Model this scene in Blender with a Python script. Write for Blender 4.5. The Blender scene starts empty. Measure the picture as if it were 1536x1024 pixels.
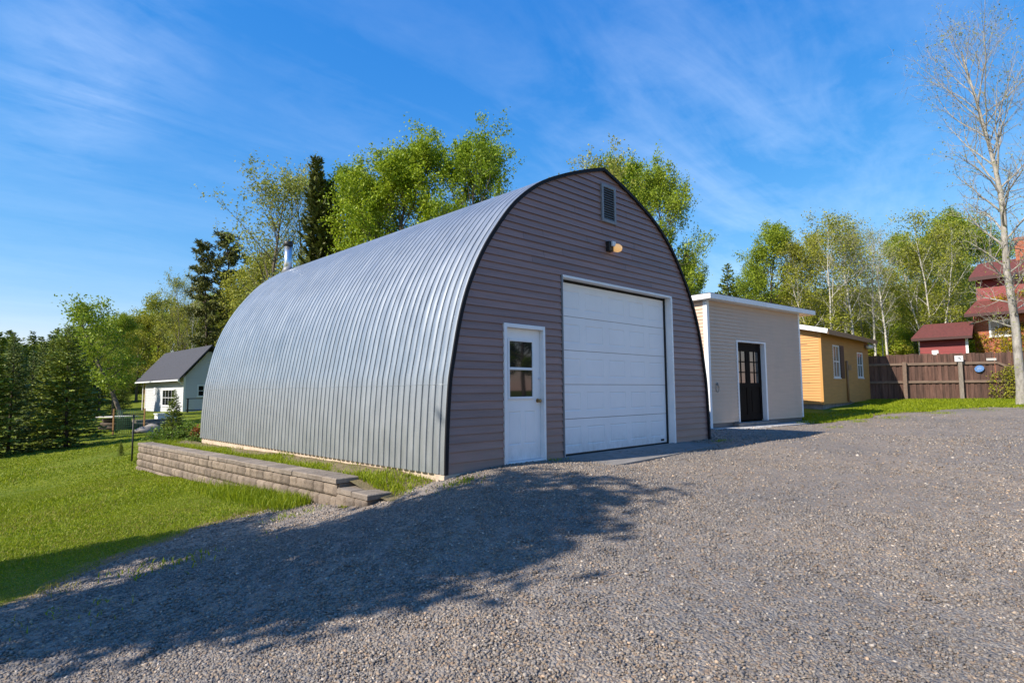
import bpy, math, random
import numpy as np
from mathutils import Matrix, Vector

# ------------------------------------------------------------------ basics
scene = bpy.context.scene
COL = scene.collection
random.seed(4)
R2 = math.radians

def tag(o, label=None, cat=None, group=None, kind=None):
    if label: o['label'] = label
    if cat: o['category'] = cat
    if group: o['group'] = group
    if kind: o['kind'] = kind
    return o

def thing(name, loc=(0, 0, 0), rz=0.0, label=None, cat=None, group=None):
    o = bpy.data.objects.new(name, None)
    o.empty_display_size = .3
    COL.objects.link(o)
    o.location = loc
    o.rotation_euler = (0, 0, rz)
    return tag(o, label, cat, group)

def copy_thing(src, loc, rz, scale, label, group):
    c = src.copy(); COL.objects.link(c)
    c.location = loc; c.rotation_euler = (0, 0, rz); c.scale = scale
    for ch in src.children:
        d = ch.copy(); COL.objects.link(d); d.parent = c
    c['label'] = label
    if group: c['group'] = group
    elif 'group' in c: del c['group']
    return c

class MB:
    """collects polygons, builds ONE mesh object"""
    def __init__(s): s.v = []; s.f = []; s.sm = []
    def quad(s, a, b, c, d, sm=False):
        i = len(s.v); s.v += [tuple(a), tuple(b), tuple(c), tuple(d)]; s.f.append((i, i+1, i+2, i+3)); s.sm.append(sm)
    def poly(s, pts, sm=False):
        i = len(s.v); s.v += [tuple(p) for p in pts]; s.f.append(tuple(range(i, i+len(pts)))); s.sm.append(sm)
    def box(s, x0, x1, y0, y1, z0, z1, M=None):
        i = len(s.v)
        pts = [(x0,y0,z0),(x1,y0,z0),(x1,y1,z0),(x0,y1,z0),(x0,y0,z1),(x1,y0,z1),(x1,y1,z1),(x0,y1,z1)]
        if M is not None: pts = [tuple(M @ Vector(p)) for p in pts]
        s.v += pts
        for q in ((0,3,2,1),(4,5,6,7),(0,1,5,4),(1,2,6,5),(2,3,7,6),(3,0,4,7)):
            s.f.append(tuple(i+k for k in q)); s.sm.append(False)
    def beam(s, a, b, w, h, up=(0,0,1)):
        a = Vector(a); b = Vector(b); d = (b-a); L = d.length; d.normalize()
        u = Vector(up); r = d.cross(u).normalized(); u = r.cross(d)
        M = Matrix(((r.x,d.x,u.x,a.x),(r.y,d.y,u.y,a.y),(r.z,d.z,u.z,a.z),(0,0,0,1)))
        s.box(-w/2, w/2, 0, L, -h/2, h/2, M)
    def tube(s, pts, rad, n=8, cap=True):
        pts = [Vector(p) for p in pts]
        if not hasattr(rad, '__len__'): rad = [rad]*len(pts)
        i0 = len(s.v)
        for k, p in enumerate(pts):
            d = (pts[min(k+1, len(pts)-1)] - pts[max(k-1, 0)]).normalized()
            ref = Vector((1,0,0)) if abs(d.x) < .9 else Vector((0,1,0))
            a = d.cross(ref).normalized(); b = d.cross(a)
            for j in range(n):
                t = 2*math.pi*j/n
                s.v.append(tuple(p + (a*math.cos(t)+b*math.sin(t))*rad[k]))
        for k in range(len(pts)-1):
            for j in range(n):
                q = i0+k*n; j2 = (j+1) % n
                s.f.append((q+j, q+j2, q+n+j2, q+n+j)); s.sm.append(True)
        if cap:
            s.f.append(tuple(i0+j for j in range(n))[::-1]); s.sm.append(False)
            q = i0+(len(pts)-1)*n
            s.f.append(tuple(q+j for j in range(n))); s.sm.append(False)
    def grid(s, P, sm=False):
        n, m = len(P), len(P[0]); i = len(s.v)
        for row in P: s.v += [tuple(p) for p in row]
        for a in range(n-1):
            for b in range(m-1):
                s.f.append((i+a*m+b, i+a*m+b+1, i+(a+1)*m+b+1, i+(a+1)*m+b)); s.sm.append(sm)
    def blob(s, c, r, seed=0, squash=(1,1,1), amp=.25, n=7, m=9):
        rg = np.random.default_rng(seed); ph = rg.uniform(0, 6, (6, 3)); fr = rg.uniform(.8, 2.4, (6, 3))
        P = []
        for a in range(n+1):
            th = math.pi*a/n; row = []
            for b in range(m+1):
                f = 2*math.pi*(b % m)/m
                d = np.array([math.sin(th)*math.cos(f), math.sin(th)*math.sin(f), math.cos(th)])
                w = 1+amp*np.mean(np.sin(fr@d*2+ph.sum(1)))*1.6
                row.append((c[0]+d[0]*r*w*squash[0], c[1]+d[1]*r*w*squash[1], c[2]+d[2]*r*w*squash[2]))
            P.append(row)
        s.grid(P, True)
    def build(s, name, m, parent=None, bevel=0.0, weld=False):
        me = bpy.data.meshes.new(name)
        me.from_pydata(s.v, [], s.f)
        me.polygons.foreach_set('use_smooth', s.sm)
        me.materials.append(m)
        me.update()
        o = bpy.data.objects.new(name, me); COL.objects.link(o)
        if parent: o.parent = parent
        if bevel:
            b = o.modifiers.new('bevel', 'BEVEL'); b.width = bevel; b.segments = 2; b.limit_method = 'ANGLE'
        return o

def np_mesh(name, V, F, m, parent=None, smooth=False):
    """V (n,3) array, F (k,3|4) index array"""
    V = np.ascontiguousarray(V, np.float32); F = np.ascontiguousarray(F, np.int32)
    me = bpy.data.meshes.new(name); k, c = F.shape
    me.vertices.add(len(V)); me.vertices.foreach_set('co', V.ravel())
    me.loops.add(k*c); me.loops.foreach_set('vertex_index', F.ravel())
    me.polygons.add(k)
    me.polygons.foreach_set('loop_start', np.arange(0, k*c, c, dtype=np.int32))
    if smooth: me.polygons.foreach_set('use_smooth', np.ones(k, bool))
    me.materials.append(m)
    me.update(calc_edges=True)
    o = bpy.data.objects.new(name, me); COL.objects.link(o)
    if parent: o.parent = parent
    return o

# ------------------------------------------------------------------ camera (solved from the garage's own edges)
FPX = 888.0
YAW, PITCH, ROLL = .7759, .0843, -.0079
CAM = np.array([-4.955, -6.356, 1.098])
_f = np.array([math.sin(YAW)*math.cos(PITCH), math.cos(YAW)*math.cos(PITCH), math.sin(PITCH)])
_r = np.array([math.cos(YAW), -math.sin(YAW), 0.0]); _u = np.cross(_r, _f)
RT = math.cos(ROLL)*_r + math.sin(ROLL)*_u
UP = -math.sin(ROLL)*_r + math.cos(ROLL)*_u
cd = bpy.data.cameras.new('camera'); cam = bpy.data.objects.new('camera', cd); COL.objects.link(cam)
cd.sensor_width = 36; cd.sensor_fit = 'HORIZONTAL'; cd.lens = FPX/1536*36; cd.clip_end = 3000; cd.clip_start = .05
M = Matrix.Identity(4)
for i in range(3):
    M[i][0] = RT[i]; M[i][1] = UP[i]; M[i][2] = -_f[i]; M[i][3] = CAM[i]
cam.matrix_world = M
scene.camera = cam

def ray(px, py): return _f + RT*(px-768)/FPX - UP*(py-512)/FPX
def at(px, py, D): return CAM + ray(px, py)*D

# ------------------------------------------------------------------ terrain heights (thin plate through surveyed points)
CP = np.array([(-4.96,-6.36,-.47),(0,-6.5,-.36),(-9,-7,-.7),(-4,-3,-.42),(-1,-2,-.2),(0,-.3,-.03),(3,-.6,-.02),(3,-1.5,-.05),
(7.2,-.3,.02),(7.2,-3,-.04),(3,-4,-.2),(8,-7,-.1),(14,-6,.1),(12,-2,.06),(10,1.2,.05),(13,1,.03),(16,.6,.08),(22,1,.34),
(20,-4,.25),(30.3,-3.2,.57),(27.7,2.1,.55),(23.2,-2.9,.36),(21,7,.45),(18,10,.3),(18,2.5,.25),(31,9,.65),(36,-3,.70),(40,10,.8),
(-1.0,.3,-.34),(-1.1,1.2,-.44),(-1.1,4,-.58),(-1.1,8,-.72),(-1.1,11.7,-.84),(-4,2,-.72),(-4,7,-.98),(-6,12,-1.2),(-3,14,-1.0),
(-8,4,-1.0),(-12,10,-1.35),(-10,-2,-1.0),(-16,2,-1.5),(-20,16,-1.6),(-8,20,-1.25),(-3,20,-.95),(-2,30,-.75),(2,36,-.45),
(4,30,-.55),(7,39,-.12),(8,50,-.25),(12,44,0),(8,22,-.2),(0,12.5,-.5),(4,14,-.2),(10,14,.2),(16,25,.4),(30,30,.8),(60,40,1.2),
(-15,35,-1.3),(-30,30,-2),(0,70,.4),(-40,60,-1.5),(60,0,1.2),(20,60,1.),(30,-20,.4),(-5,-20,-.8),(-25,-15,-1.8),(0,-40,-1)], float)
_n = len(CP)
def _U(d2): return np.where(d2 > 1e-9, .5*d2*np.log(d2+1e-12), 0)
_K = _U(((CP[:,None,:2]-CP[None,:,:2])**2).sum(-1)) + np.eye(_n)*.3
_A = np.zeros((_n+3,_n+3)); _A[:_n,:_n] = _K; _A[:_n,_n] = 1; _A[:_n,_n+1:] = CP[:,:2]; _A[_n,:_n] = 1; _A[_n+1:,:_n] = CP[:,:2].T
_W = np.linalg.solve(_A, np.concatenate([CP[:,2],[0,0,0]]))
def Hh(x, y):
    x = np.asarray(x, float); y = np.asarray(y, float)
    sh = x.shape; x = x.ravel(); y = y.ravel(); z = np.empty_like(x)
    for i in range(0, len(x), 20000):
        xx, yy = x[i:i+20000], y[i:i+20000]
        d2 = (xx[:,None]-CP[:,0])**2+(yy[:,None]-CP[:,1])**2
        z[i:i+20000] = _U(d2)@_W[:_n]+_W[_n]+_W[_n+1]*xx+_W[_n+2]*yy
    r = np.hypot(x-5, y-10); k = np.clip((r-60)/60, 0, 1)
    z = z*(1-k)+k*np.clip(z, -1.0, 1.5)
    return z.reshape(sh)
def H1(x, y): return float(Hh(np.array([x]), np.array([y]))[0])

# ------------------------------------------------------------------ materials
class NT:
    def __init__(s, name):
        s.m = bpy.data.materials.new(name); s.m.use_nodes = True
        s.t = s.m.node_tree; s.t.nodes.clear()
        s.out = s.t.nodes.new('ShaderNodeOutputMaterial')
    def n(s, typ, **kw):
        nd = s.t.nodes.new('ShaderNode'+typ)
        for k, v in kw.items():
            if k.startswith('i_'):
                key = k[2:]; key = int(key) if key.isdigit() else key.replace('_', ' ')
                if isinstance(v, bpy.types.NodeSocket): s.t.links.new(v, nd.inputs[key])
                else: nd.inputs[key].default_value = v
            else: setattr(nd, k, v)
        return nd
    def ramp(s, fac, stops, interp='LINEAR'):
        r = s.t.nodes.new('ShaderNodeValToRGB'); e = r.color_ramp; e.interpolation = interp
        while len(e.elements) < len(stops): e.elements.new(.5)
        for el, (p, c) in zip(e.elements, stops):
            el.position = p; el.color = (*c, 1) if len(c) == 3 else c
        s.t.links.new(fac, r.inputs[0]); return r.outputs[0]
    def mix(s, fac, a, b, typ='MIX'):
        m = s.t.nodes.new('ShaderNodeMix'); m.data_type = 'RGBA'; m.blend_type = typ
        for sock, v in ((m.inputs[0], fac), (m.inputs[6], a), (m.inputs[7], b)):
            if isinstance(v, bpy.types.NodeSocket): s.t.links.new(v, sock)
            elif isinstance(v, (int, float)): sock.default_value = v
            else: sock.default_value = (*v, 1)
        return m.outputs[2]
    def obj(s, scale=(1,1,1), kind='Object'):
        tc = s.n('TexCoord'); mp = s.n('Mapping'); mp.inputs['Scale'].default_value = scale
        s.t.links.new(tc.outputs[kind], mp.inputs[0]); return mp.outputs[0]
    def noise(s, vec, scale, detail=4, rough=.55, dist=0):
        return s.n('TexNoise', i_Vector=vec, i_Scale=scale, i_Detail=detail, i_Roughness=rough, i_Distortion=dist).outputs[0]
    def bsdf(s, color, rough=.6, **kw):
        b = s.n('BsdfPrincipled')
        for k, v in dict(Base_Color=color, Roughness=rough, **kw).items():
            sock = b.inputs[k.replace('_', ' ')]
            if isinstance(v, bpy.types.NodeSocket): s.t.links.new(v, sock)
            elif isinstance(v, tuple) and len(v) == 3 and sock.type == 'RGBA': sock.default_value = (*v, 1)
            else: sock.default_value = v
        return b
    def bump(s, h, strength=.3, dist=.01):
        return s.n('Bump', i_Height=h, i_Strength=strength, i_Distance=dist).outputs[0]
    def end(s, sh):
        s.t.links.new(sh.outputs[0], s.out.inputs[0]); return s.m

def paint(name, c, rough=.5, var=.12, scale=6, stretch=(1,1,1), bump=0.0, dirt=None, splash=0, plank=False, **kw):
    t = NT(name); v = t.obj(stretch)
    n = t.noise(v, scale, 5, .6)
    lo = tuple(x*(1-var) for x in c); hi = tuple(min(1, x*(1+var)) for x in c)
    col = t.ramp(n, [(.3, lo), (.7, hi)])
    if dirt:
        n2 = t.noise(t.obj((1,1,.35)), 1.7, 6, .65)
        n2 = t.ramp(n2, [(.48, (0,0,0)), (.75, (1,1,1))])
        col = t.mix(t.n('Math', operation='MULTIPLY', i_0=n2, i_1=.35).outputs[0], col, dirt)
    if plank:
        pk = t.ramp(t.n('NewGeometry').outputs['Random Per Island'], [(0, (.88,.89,.90)), (1, (1.1,1.08,1.07))]); col = t.mix(1, col, pk, 'MULTIPLY')
    if splash:      # mud thrown up by rain along the foot of the wall
        zc_ = t.n('SeparateXYZ', i_Vector=t.n('TexCoord').outputs['Object']).outputs[2]
        m1 = t.n('MapRange', i_Value=zc_, i_1=.42, i_2=-.02, i_3=0.0, i_4=1.0).outputs[0]
        m2 = t.ramp(t.noise(t.obj((1,1,.6)), 9, 6, .7), [(.35, (0,0,0)), (.75, (1,1,1))])
        mm = t.n('Math', operation='MULTIPLY', i_0=t.n('Math', operation='MULTIPLY', i_0=m1, i_1=m2).outputs[0], i_1=splash).outputs[0]
        col = t.mix(mm, col, (.21,.175,.14))
    args = dict(kw)
    if bump: args['Normal'] = t.bump(n, bump, .01)
    return t.end(t.bsdf(col, rough, **args))

MAT = {}
MAT['siding_dark'] = paint('dark_siding', (.262,.162,.142), .45, .16, 3, (.35,.35,6), dirt=(.26,.17,.14), splash=.8, plank=True)
MAT['black_trim'] = paint('black_trim', (.012,.012,.014), .65, Specular_IOR_Level=.2)
MAT['white'] = paint('white_paint', (.76,.77,.78), .38, .04, 4, dirt=(.55,.54,.5))
MAT['white_door'] = paint('white_door', (.80,.79,.785), .4, .03, 2, dirt=(.70,.69,.67), splash=.5)
MAT['cream'] = paint('cream_header', (.70,.66,.58), .5, .06)
MAT['concrete'] = paint('concrete', (.20,.185,.17), .85, .3, 5, bump=.3, dirt=(.16,.14,.12))
MAT['footing'] = paint('footing', (.50,.40,.30), .9, .2, 7, bump=.3, dirt=(.28,.22,.15))
MAT['vent'] = paint('vent_grey', (.19,.20,.22), .45)
MAT['vent_slat'] = paint('vent_slats', (.12,.125,.135), .5)
MAT['dark'] = paint('dark_void', (.008,.008,.009), .6)
MAT['brass'] = paint('brass', (.32,.22,.10), .3, .2, Metallic=.9)
MAT['beige'] = paint('beige_siding', (.585,.42,.305), .5, .06, 3, (.4,.4,5), dirt=(.40,.33,.26))
MAT['tan'] = paint('tan_siding', (.50,.25,.065), .6, .12, 3, (.4,.4,5), dirt=(.40,.19,.05))
MAT['tan_trim'] = paint('tan_trim', (.30,.17,.085), .6, .15)
MAT['brown'] = paint('brown_shutter', (.07,.03,.02), .55, .2)
MAT['espresso'] = paint('espresso_door', (.008,.005,.004), .6, .1, Specular_IOR_Level=.08)
MAT['roof_dark'] = paint('dark_shingle', (.045,.045,.055), .85, .35, 14, bump=.4)
MAT['roof_edge'] = paint('roof_membrane', (.03,.03,.032), .8, .3)
MAT['white_clap'] = paint('white_clapboard', (.55,.565,.59), .5, .05, 3, (.4,.4,5))
MAT['red_wall'] = paint('red_clapboard', (.20,.012,.012), .55, .15, 3, (.4,.4,5))
MAT['red_roof'] = paint('red_shingle', (.12,.032,.026), .9, .35, 12, bump=.5, dirt=(.08,.035,.025))
MAT['maroon'] = paint('maroon_trim', (.05,.014,.012), .6)
MAT['wood_post'] = paint('grey_post', (.24,.20,.165), .85, .3, 10, (4,4,.6), bump=.4)
MAT['wood_rail'] = paint('weathered_rail', (.19,.13,.095), .85, .3, 8, (.6,.6,4), bump=.4)
MAT['porch_wood'] = paint('porch_wood', (.36,.19,.07), .6, .2)
MAT['galv'] = paint('flue_metal', (.62,.64,.66), .28, .08, Metallic=.9)
MAT['flue_cap'] = paint('flue_cap', (.012,.012,.012), .5)
MAT['steel_post'] = paint('dark_post', (.02,.02,.018), .6)
MAT['blue_sign'] = paint('blue_plaque', (.12,.25,.52), .4, .2, 14)
MAT['grey_sign'] = paint('pale_board', (.52,.50,.47), .6, .15)
MAT['deck'] = paint('deck_grey', (.22,.215,.21), .8, .2)
MAT['rock'] = paint('rock', (.26,.23,.2), .9, .3, 8, bump=.6)
MAT['lamp_body'] = paint('lamp_white', (.65,.68,.72), .35)

def glass(name, c=(.01,.012,.014), rough=.03, spec=.6):
    t = NT(name); return t.end(t.bsdf(c, rough, Specular_IOR_Level=spec))
MAT['glass'] = glass('window_glass')
MAT['glass_pale'] = glass('curtained_glass', (.16,.16,.14), .06)
MAT['glass_door'] = glass('shed_door_glass', (.05,.05,.045), .04, .7)

def m_metal():
    t = NT('galvanised_sheet'); v = t.obj()
    n = t.noise(v, 2.2, 6, .6); n2 = t.noise(t.obj((.6,5,.6)), 3.0, 5, .6)
    sp = t.n('TexVoronoi', i_Vector=v, i_Scale=55.0).outputs[1]
    g = t.n('RGBToBW', i_Color=sp).outputs[0]
    a = t.ramp(n, [(.3, (.35,.372,.395)), (.7, (.43,.452,.475))])
    b = t.ramp(n2, [(.3, (.86,.87,.88)), (.7, (1,1,1))])
    c = t.mix(.8, a, b, 'MULTIPLY')
    s3 = t.ramp(g, [(0, (.93,.94,.95)), (1, (1,1,1))])
    c = t.mix(.6, c, s3, 'MULTIPLY')
    r = t.ramp(n2, [(.25, (.33,.33,.33)), (.75, (.46,.46,.46))])
    dents = t.noise(v, 1.1, 2)
    return t.end(t.bsdf(c, r, Metallic=.7, Normal=t.bump(dents, .04, .05)))
MAT['metal'] = m_metal()

def m_gravel(island):
    t = NT('gravel_stone' if island else 'gravel_base'); v = t.obj()
    big = t.noise(v, .45, 5, .6)
    mid = t.noise(v, 3.2, 4, .6)
    if island:
        rnd = t.n('NewGeometry').outputs['Random Per Island']
    else:
        vo = t.n('TexVoronoi', i_Vector=v, i_Scale=42.0)
        rnd = t.n('RGBToBW', i_Color=vo.outputs[1]).outputs[0]
    c = t.ramp(rnd, [(0, (.115,.104,.097)), (.3, (.155,.141,.13)), (.6, (.19,.175,.16)), (.88, (.23,.21,.188)), (.97, (.30,.27,.235)), (1, (.48,.43,.37))])
    tint = t.ramp(t.n('Math', operation='FRACT', i_0=t.n('Math', operation='MULTIPLY', i_0=rnd, i_1=17.3).outputs[0]).outputs[0],
                  [(0, (1,1,1)), (.55, (.95,.98,1.04)), (.8, (1.08,.98,.86)), (1, (1.15,.93,.74))])
    c = t.mix(1.0, c, tint, 'MULTIPLY')
    tone = t.ramp(big, [(.32, (.92,.90,.88)), (.68, (1.26,1.16,1.04))])
    c = t.mix(1.0, c, tone, 'MULTIPLY')
    kw = {}
    if not island:
        tone2 = t.ramp(mid, [(.3, (1.0,1.0,1.0)), (.7, (1.3,1.28,1.24))])
        c = t.mix(1.0, c, tone2, 'MULTIPLY')
        h = t.n('Math', operation='SUBTRACT', i_0=1.0, i_1=vo.outputs[0]).outputs[0]
        n3 = t.noise(v, 70, 3)
        h = t.n('Math', operation='ADD', i_0=h, i_1=n3).outputs[0]
        kw['Normal'] = t.bump(h, .9, .02)
    return t.end(t.bsdf(c, .78, **kw))
MAT['gravel'] = m_gravel(False); MAT['stone'] = m_gravel(True)

def m_ground():
    t = NT('turf'); v = t.obj()
    a = t.noise(v, .7, 5, .6); b = t.noise(v, 6, 5, .65); d = t.noise(v, 60, 3, .6)
    c = t.ramp(b, [(.3, (.085,.125,.009)), (.55, (.145,.18,.014)), (.75, (.22,.20,.04))])
    dirt = t.ramp(t.noise(v, 1.6, 6, .7), [(.58, (0,0,0)), (.72, (1,1,1))])
    c = t.mix(t.n('Math', operation='MULTIPLY', i_0=dirt, i_1=.55).outputs[0], c, (.15,.105,.06))
    tone = t.ramp(a, [(.35, (.85,.9,.85)), (.65, (1.15,1.08,1.0))])
    c = t.mix(1, c, tone, 'MULTIPLY')
    worn = t.n('Attribute', attribute_name='worn').outputs['Fac']
    wf = t.n('Math', operation='ADD', i_0=worn, i_1=t.n('Math', operation='MULTIPLY_ADD', i_0=b, i_1=1.2, i_2=-.6).outputs[0]).outputs[0]
    c = t.mix(t.ramp(wf, [(.25, (0,0,0)), (.6, (1,1,1))]), c, (.20,.145,.085))
    return t.end(t.bsdf(c, .95, Normal=t.bump(d, .8, .03), Specular_IOR_Level=.15))
MAT['turf'] = m_ground()
def m_soil():
    t = NT('dry_soil'); v = t.obj()
    b = t.noise(v, 5, 6, .7); d = t.noise(v, 45, 4, .6)
    c = t.ramp(b, [(.3, (.12,.10,.035)), (.5, (.17,.13,.06)), (.7, (.24,.17,.10))])
    return t.end(t.bsdf(c, .95, Normal=t.bump(d, .9, .03)))
MAT['soil'] = m_soil()

def m_leaf(name, c0, c1, trans=.35, rough=.5, spec=.25):
    t = NT(name)
    rnd = t.n('NewGeometry').outputs['Random Per Island']
    big = t.noise(t.obj(), .5, 3)
    f = t.n('Math', operation='ADD', i_0=t.n('Math', operation='MULTIPLY', i_0=rnd, i_1=.6).outputs[0],
            i_1=t.n('Math', operation='MULTIPLY', i_0=big, i_1=.45).outputs[0]).outputs[0]
    c = t.ramp(f, [(.15, c0), (.85, c1)])
    oi = t.n('ObjectInfo').outputs['Random']
    vary = t.ramp(oi, [(0, (.88,.92,.9)), (1, (1.1,1.05,1.0))])
    c = t.mix(1, c, vary, 'MULTIPLY')
    b = t.bsdf(c, rough, Specular_IOR_Level=spec)
    if trans:
        tr = t.n('BsdfTranslucent', i_Color=c)
        mx = t.n('MixShader', i_0=trans, i_1=b.outputs[0], i_2=tr.outputs[0]); return t.end(mx)
    return t.end(b)
MAT['leaf_bright'] = m_leaf('spring_leaf', (.13,.225,.012), (.37,.45,.026))
MAT['leaf_mid'] = m_leaf('green_leaf', (.15,.235,.018), (.34,.41,.035))
MAT['leaf_pale'] = m_leaf('pale_leaf', (.20,.24,.035), (.40,.41,.075))
MAT['leaf_olive'] = m_leaf('olive_leaf', (.19,.22,.02), (.42,.41,.05))
MAT['leaf_yellow'] = m_leaf('yellow_leaf', (.24,.22,.015), (.46,.34,.02))
MAT['leaf_rust'] = m_leaf('rust_leaf', (.20,.05,.02), (.36,.13,.04))
MAT['leaf_shrub'] = m_leaf('shrub_leaf', (.08,.15,.016), (.22,.31,.035))
MAT['needle'] = m_leaf('spruce_needle', (.065,.115,.02), (.29,.33,.045), .12, .5)
MAT['needle_dark'] = m_leaf('dark_needle', (.038,.055,.016), (.16,.165,.035), .06, .55)
MAT['needle_blue'] = m_leaf('bluish_needle', (.065,.105,.035), (.24,.28,.07), .12, .55)
MAT['blade'] = m_leaf('grass_blade', (.125,.195,.007), (.31,.36,.016), .35, .5, .2)
MAT['blade_dry'] = m_leaf('dry_blade', (.16,.17,.02), (.40,.33,.09), .3, .6, .2)
def bark(name, c0, c1, sc=9, st=(1,1,.3), mark=None):
    t = NT(name); v = t.obj(st); n = t.noise(v, sc, 6, .65)
    c = t.ramp(n, [(.3, c0), (.7, c1)])
    if mark:
        n2 = t.noise(t.obj((1,1,4)), 5, 3, .6)
        c = t.mix(t.ramp(n2, [(.6, (0,0,0)), (.66, (1,1,1))]), c, mark)
    return t.end(t.bsdf(c, .9, Normal=t.bump(n, .6, .02)))
MAT['bark'] = bark('grey_bark', (.07,.055,.04), (.18,.145,.11))
MAT['bark_dark'] = bark('dark_bark', (.03,.022,.016), (.09,.065,.045))
MAT['bark_birch'] = bark('birch_bark', (.42,.39,.33), (.62,.59,.52), 6, (1,1,1), (.08,.07,.06))
MAT['bark_pale'] = bark('pale_bark', (.17,.155,.135), (.43,.40,.355), 7, (1,1,.5), (.22,.24,.08))

def m_board():
    t = NT('fence_board'); v = t.obj((1,1,.12))
    rnd = t.n('NewGeometry').outputs['Random Per Island']
    n = t.noise(v, 14, 6, .65)
    c = t.ramp(n, [(.3, (.06,.03,.021)), (.7, (.165,.09,.066))])
    k = t.ramp(rnd, [(0, (.7,.7,.7)), (1, (1.25,1.2,1.2))])
    return t.end(t.bsdf(t.mix(1, c, k, 'MULTIPLY'), .85, Normal=t.bump(n, .4, .01)))
MAT['board'] = m_board()
def m_block(cap=False):
    t = NT('split_face_block' if not cap else 'cap_block'); v = t.obj()
    rnd = t.n('NewGeometry').outputs['Random Per Island']
    n = t.noise(v, 9, 6, .7); n2 = t.noise(v, 60, 3, .6)
    c = t.ramp(n, [(.3, (.14,.110,.086) if not cap else (.17,.138,.11)), (.7, (.27,.218,.172) if not cap else (.29,.245,.205))])
    k = t.ramp(rnd, [(0, (.70,.68,.66)), (1, (1.2,1.17,1.12))])
    c = t.mix(1, c, k, 'MULTIPLY')
    h = t.n('Math', operation='ADD', i_0=n, i_1=n2).outputs[0]
    return t.end(t.bsdf(c, .92, Normal=t.bump(h, .7, .02)))
MAT['block'] = m_block(); MAT['cap'] = m_block(True)
def m_brick():
    t = NT('red_brick'); tc = t.n('TexCoord'); sep = t.n('SeparateXYZ', i_Vector=tc.outputs['Object'])
    cmb = t.n('CombineXYZ', i_X=t.n('Math', operation='ADD', i_0=sep.outputs[0], i_1=sep.outputs[1]).outputs[0], i_Y=sep.outputs[2])
    b = t.n('TexBrick', i_Vector=cmb.outputs[0], i_Color1=(.40,.10,.035,1), i_Color2=(.28,.06,.03,1), i_Mortar=(.30,.2,.14,1), i_Scale=1.0)
    b.inputs['Mortar Size'].default_value = .008; b.inputs['Brick Width'].default_value = .22; b.inputs['Row Height'].default_value = .075
    return t.end(t.bsdf(b.outputs[0], .85, Normal=t.bump(b.outputs[1], -.4, .01)))
MAT['brick'] = m_brick()
def m_amber():
    t = NT('amber_lens'); b = t.bsdf((.55,.27,.09), .12, Specular_IOR_Level=.8, Emission_Color=(1,.6,.25,1), Emission_Strength=.35)
    return t.end(b)
MAT['amber'] = m_amber()

# ------------------------------------------------------------------ sky and sun
S_TO = np.array([-1.2, .28, 1.0]); S_TO /= np.linalg.norm(S_TO)
ELEV = math.asin(S_TO[2]); AZ = math.atan2(S_TO[0], S_TO[1])
w = bpy.data.worlds.new('World'); scene.world = w; w.use_nodes = True
wt = w.node_tree; wt.nodes.clear()
def wn(typ, **kw):
    nd = wt.nodes.new('ShaderNode'+typ)
    for k, v in kw.items():
        if k.startswith('i_'):
            key = k[2:]; key = int(key) if key.isdigit() else key
            if isinstance(v, bpy.types.NodeSocket): wt.links.new(v, nd.inputs[key])
            else: nd.inputs[key].default_value = v
        else: setattr(nd, k, v)
    return nd
sky = wn('TexSky'); sky.sky_type = 'NISHITA'; sky.sun_disc = False
sky.sun_elevation = ELEV; sky.sun_rotation = AZ; sky.air_density = 1.0; sky.dust_density = .25; sky.ozone_density = 4.0
hs = wn('HueSaturation', i_Color=sky.outputs[0], i_Hue=.507, i_Saturation=1.3, i_Value=1.05)
sc_ = wn('SeparateColor', i_Color=hs.outputs[0])
chan = []
for k_, (kk, pp) in enumerate(((1.05, 1.04), (1.30, .74), (2.52, .39))):
    pw_ = wn('Math', operation='POWER', i_0=sc_.outputs[k_], i_1=pp); chan.append(wn('Math', operation='MULTIPLY', i_0=pw_.outputs[0], i_1=kk).outputs[0])
skc = wn('CombineColor', i_0=chan[0], i_1=chan[1], i_2=chan[2])
geo = wn('TexCoord'); sep = wn('SeparateXYZ', i_Vector=geo.outputs['Generated'])
zz = wn('Math', operation='MAXIMUM', i_0=sep.outputs[2], i_1=.02); zz = wn('Math', operation='ADD', i_0=zz.outputs[0], i_1=.12)
px_ = wn('Math', operation='DIVIDE', i_0=sep.outputs[0], i_1=zz.outputs[0]); py_ = wn('Math', operation='DIVIDE', i_0=sep.outputs[1], i_1=zz.outputs[0])
cv = wn('CombineXYZ', i_X=px_.outputs[0], i_Y=py_.outputs[0])
mp = wn('Mapping', i_Vector=cv.outputs[0]); mp.inputs['Rotation'].default_value = (0, 0, R2(-20)); mp.inputs['Scale'].default_value = (.75, 2.2, 1)
n1 = wn('TexNoise', i_Vector=mp.outputs[0], i_Scale=1.5, i_Detail=9.0, i_Roughness=.6, i_Distortion=.5)
n2 = wn('TexNoise', i_Vector=cv.outputs[0], i_Scale=9.0, i_Detail=6.0, i_Roughness=.6, i_Distortion=.6)
n12 = wn('Math', operation='MULTIPLY_ADD', i_0=n2.outputs[0], i_1=.22, i_2=n1.outputs[0])
cr = wn('ValToRGB', i_0=n12.outputs[0]); cr.color_ramp.elements[0].position = .50; cr.color_ramp.elements[1].position = 1.0
acc = None
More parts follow.
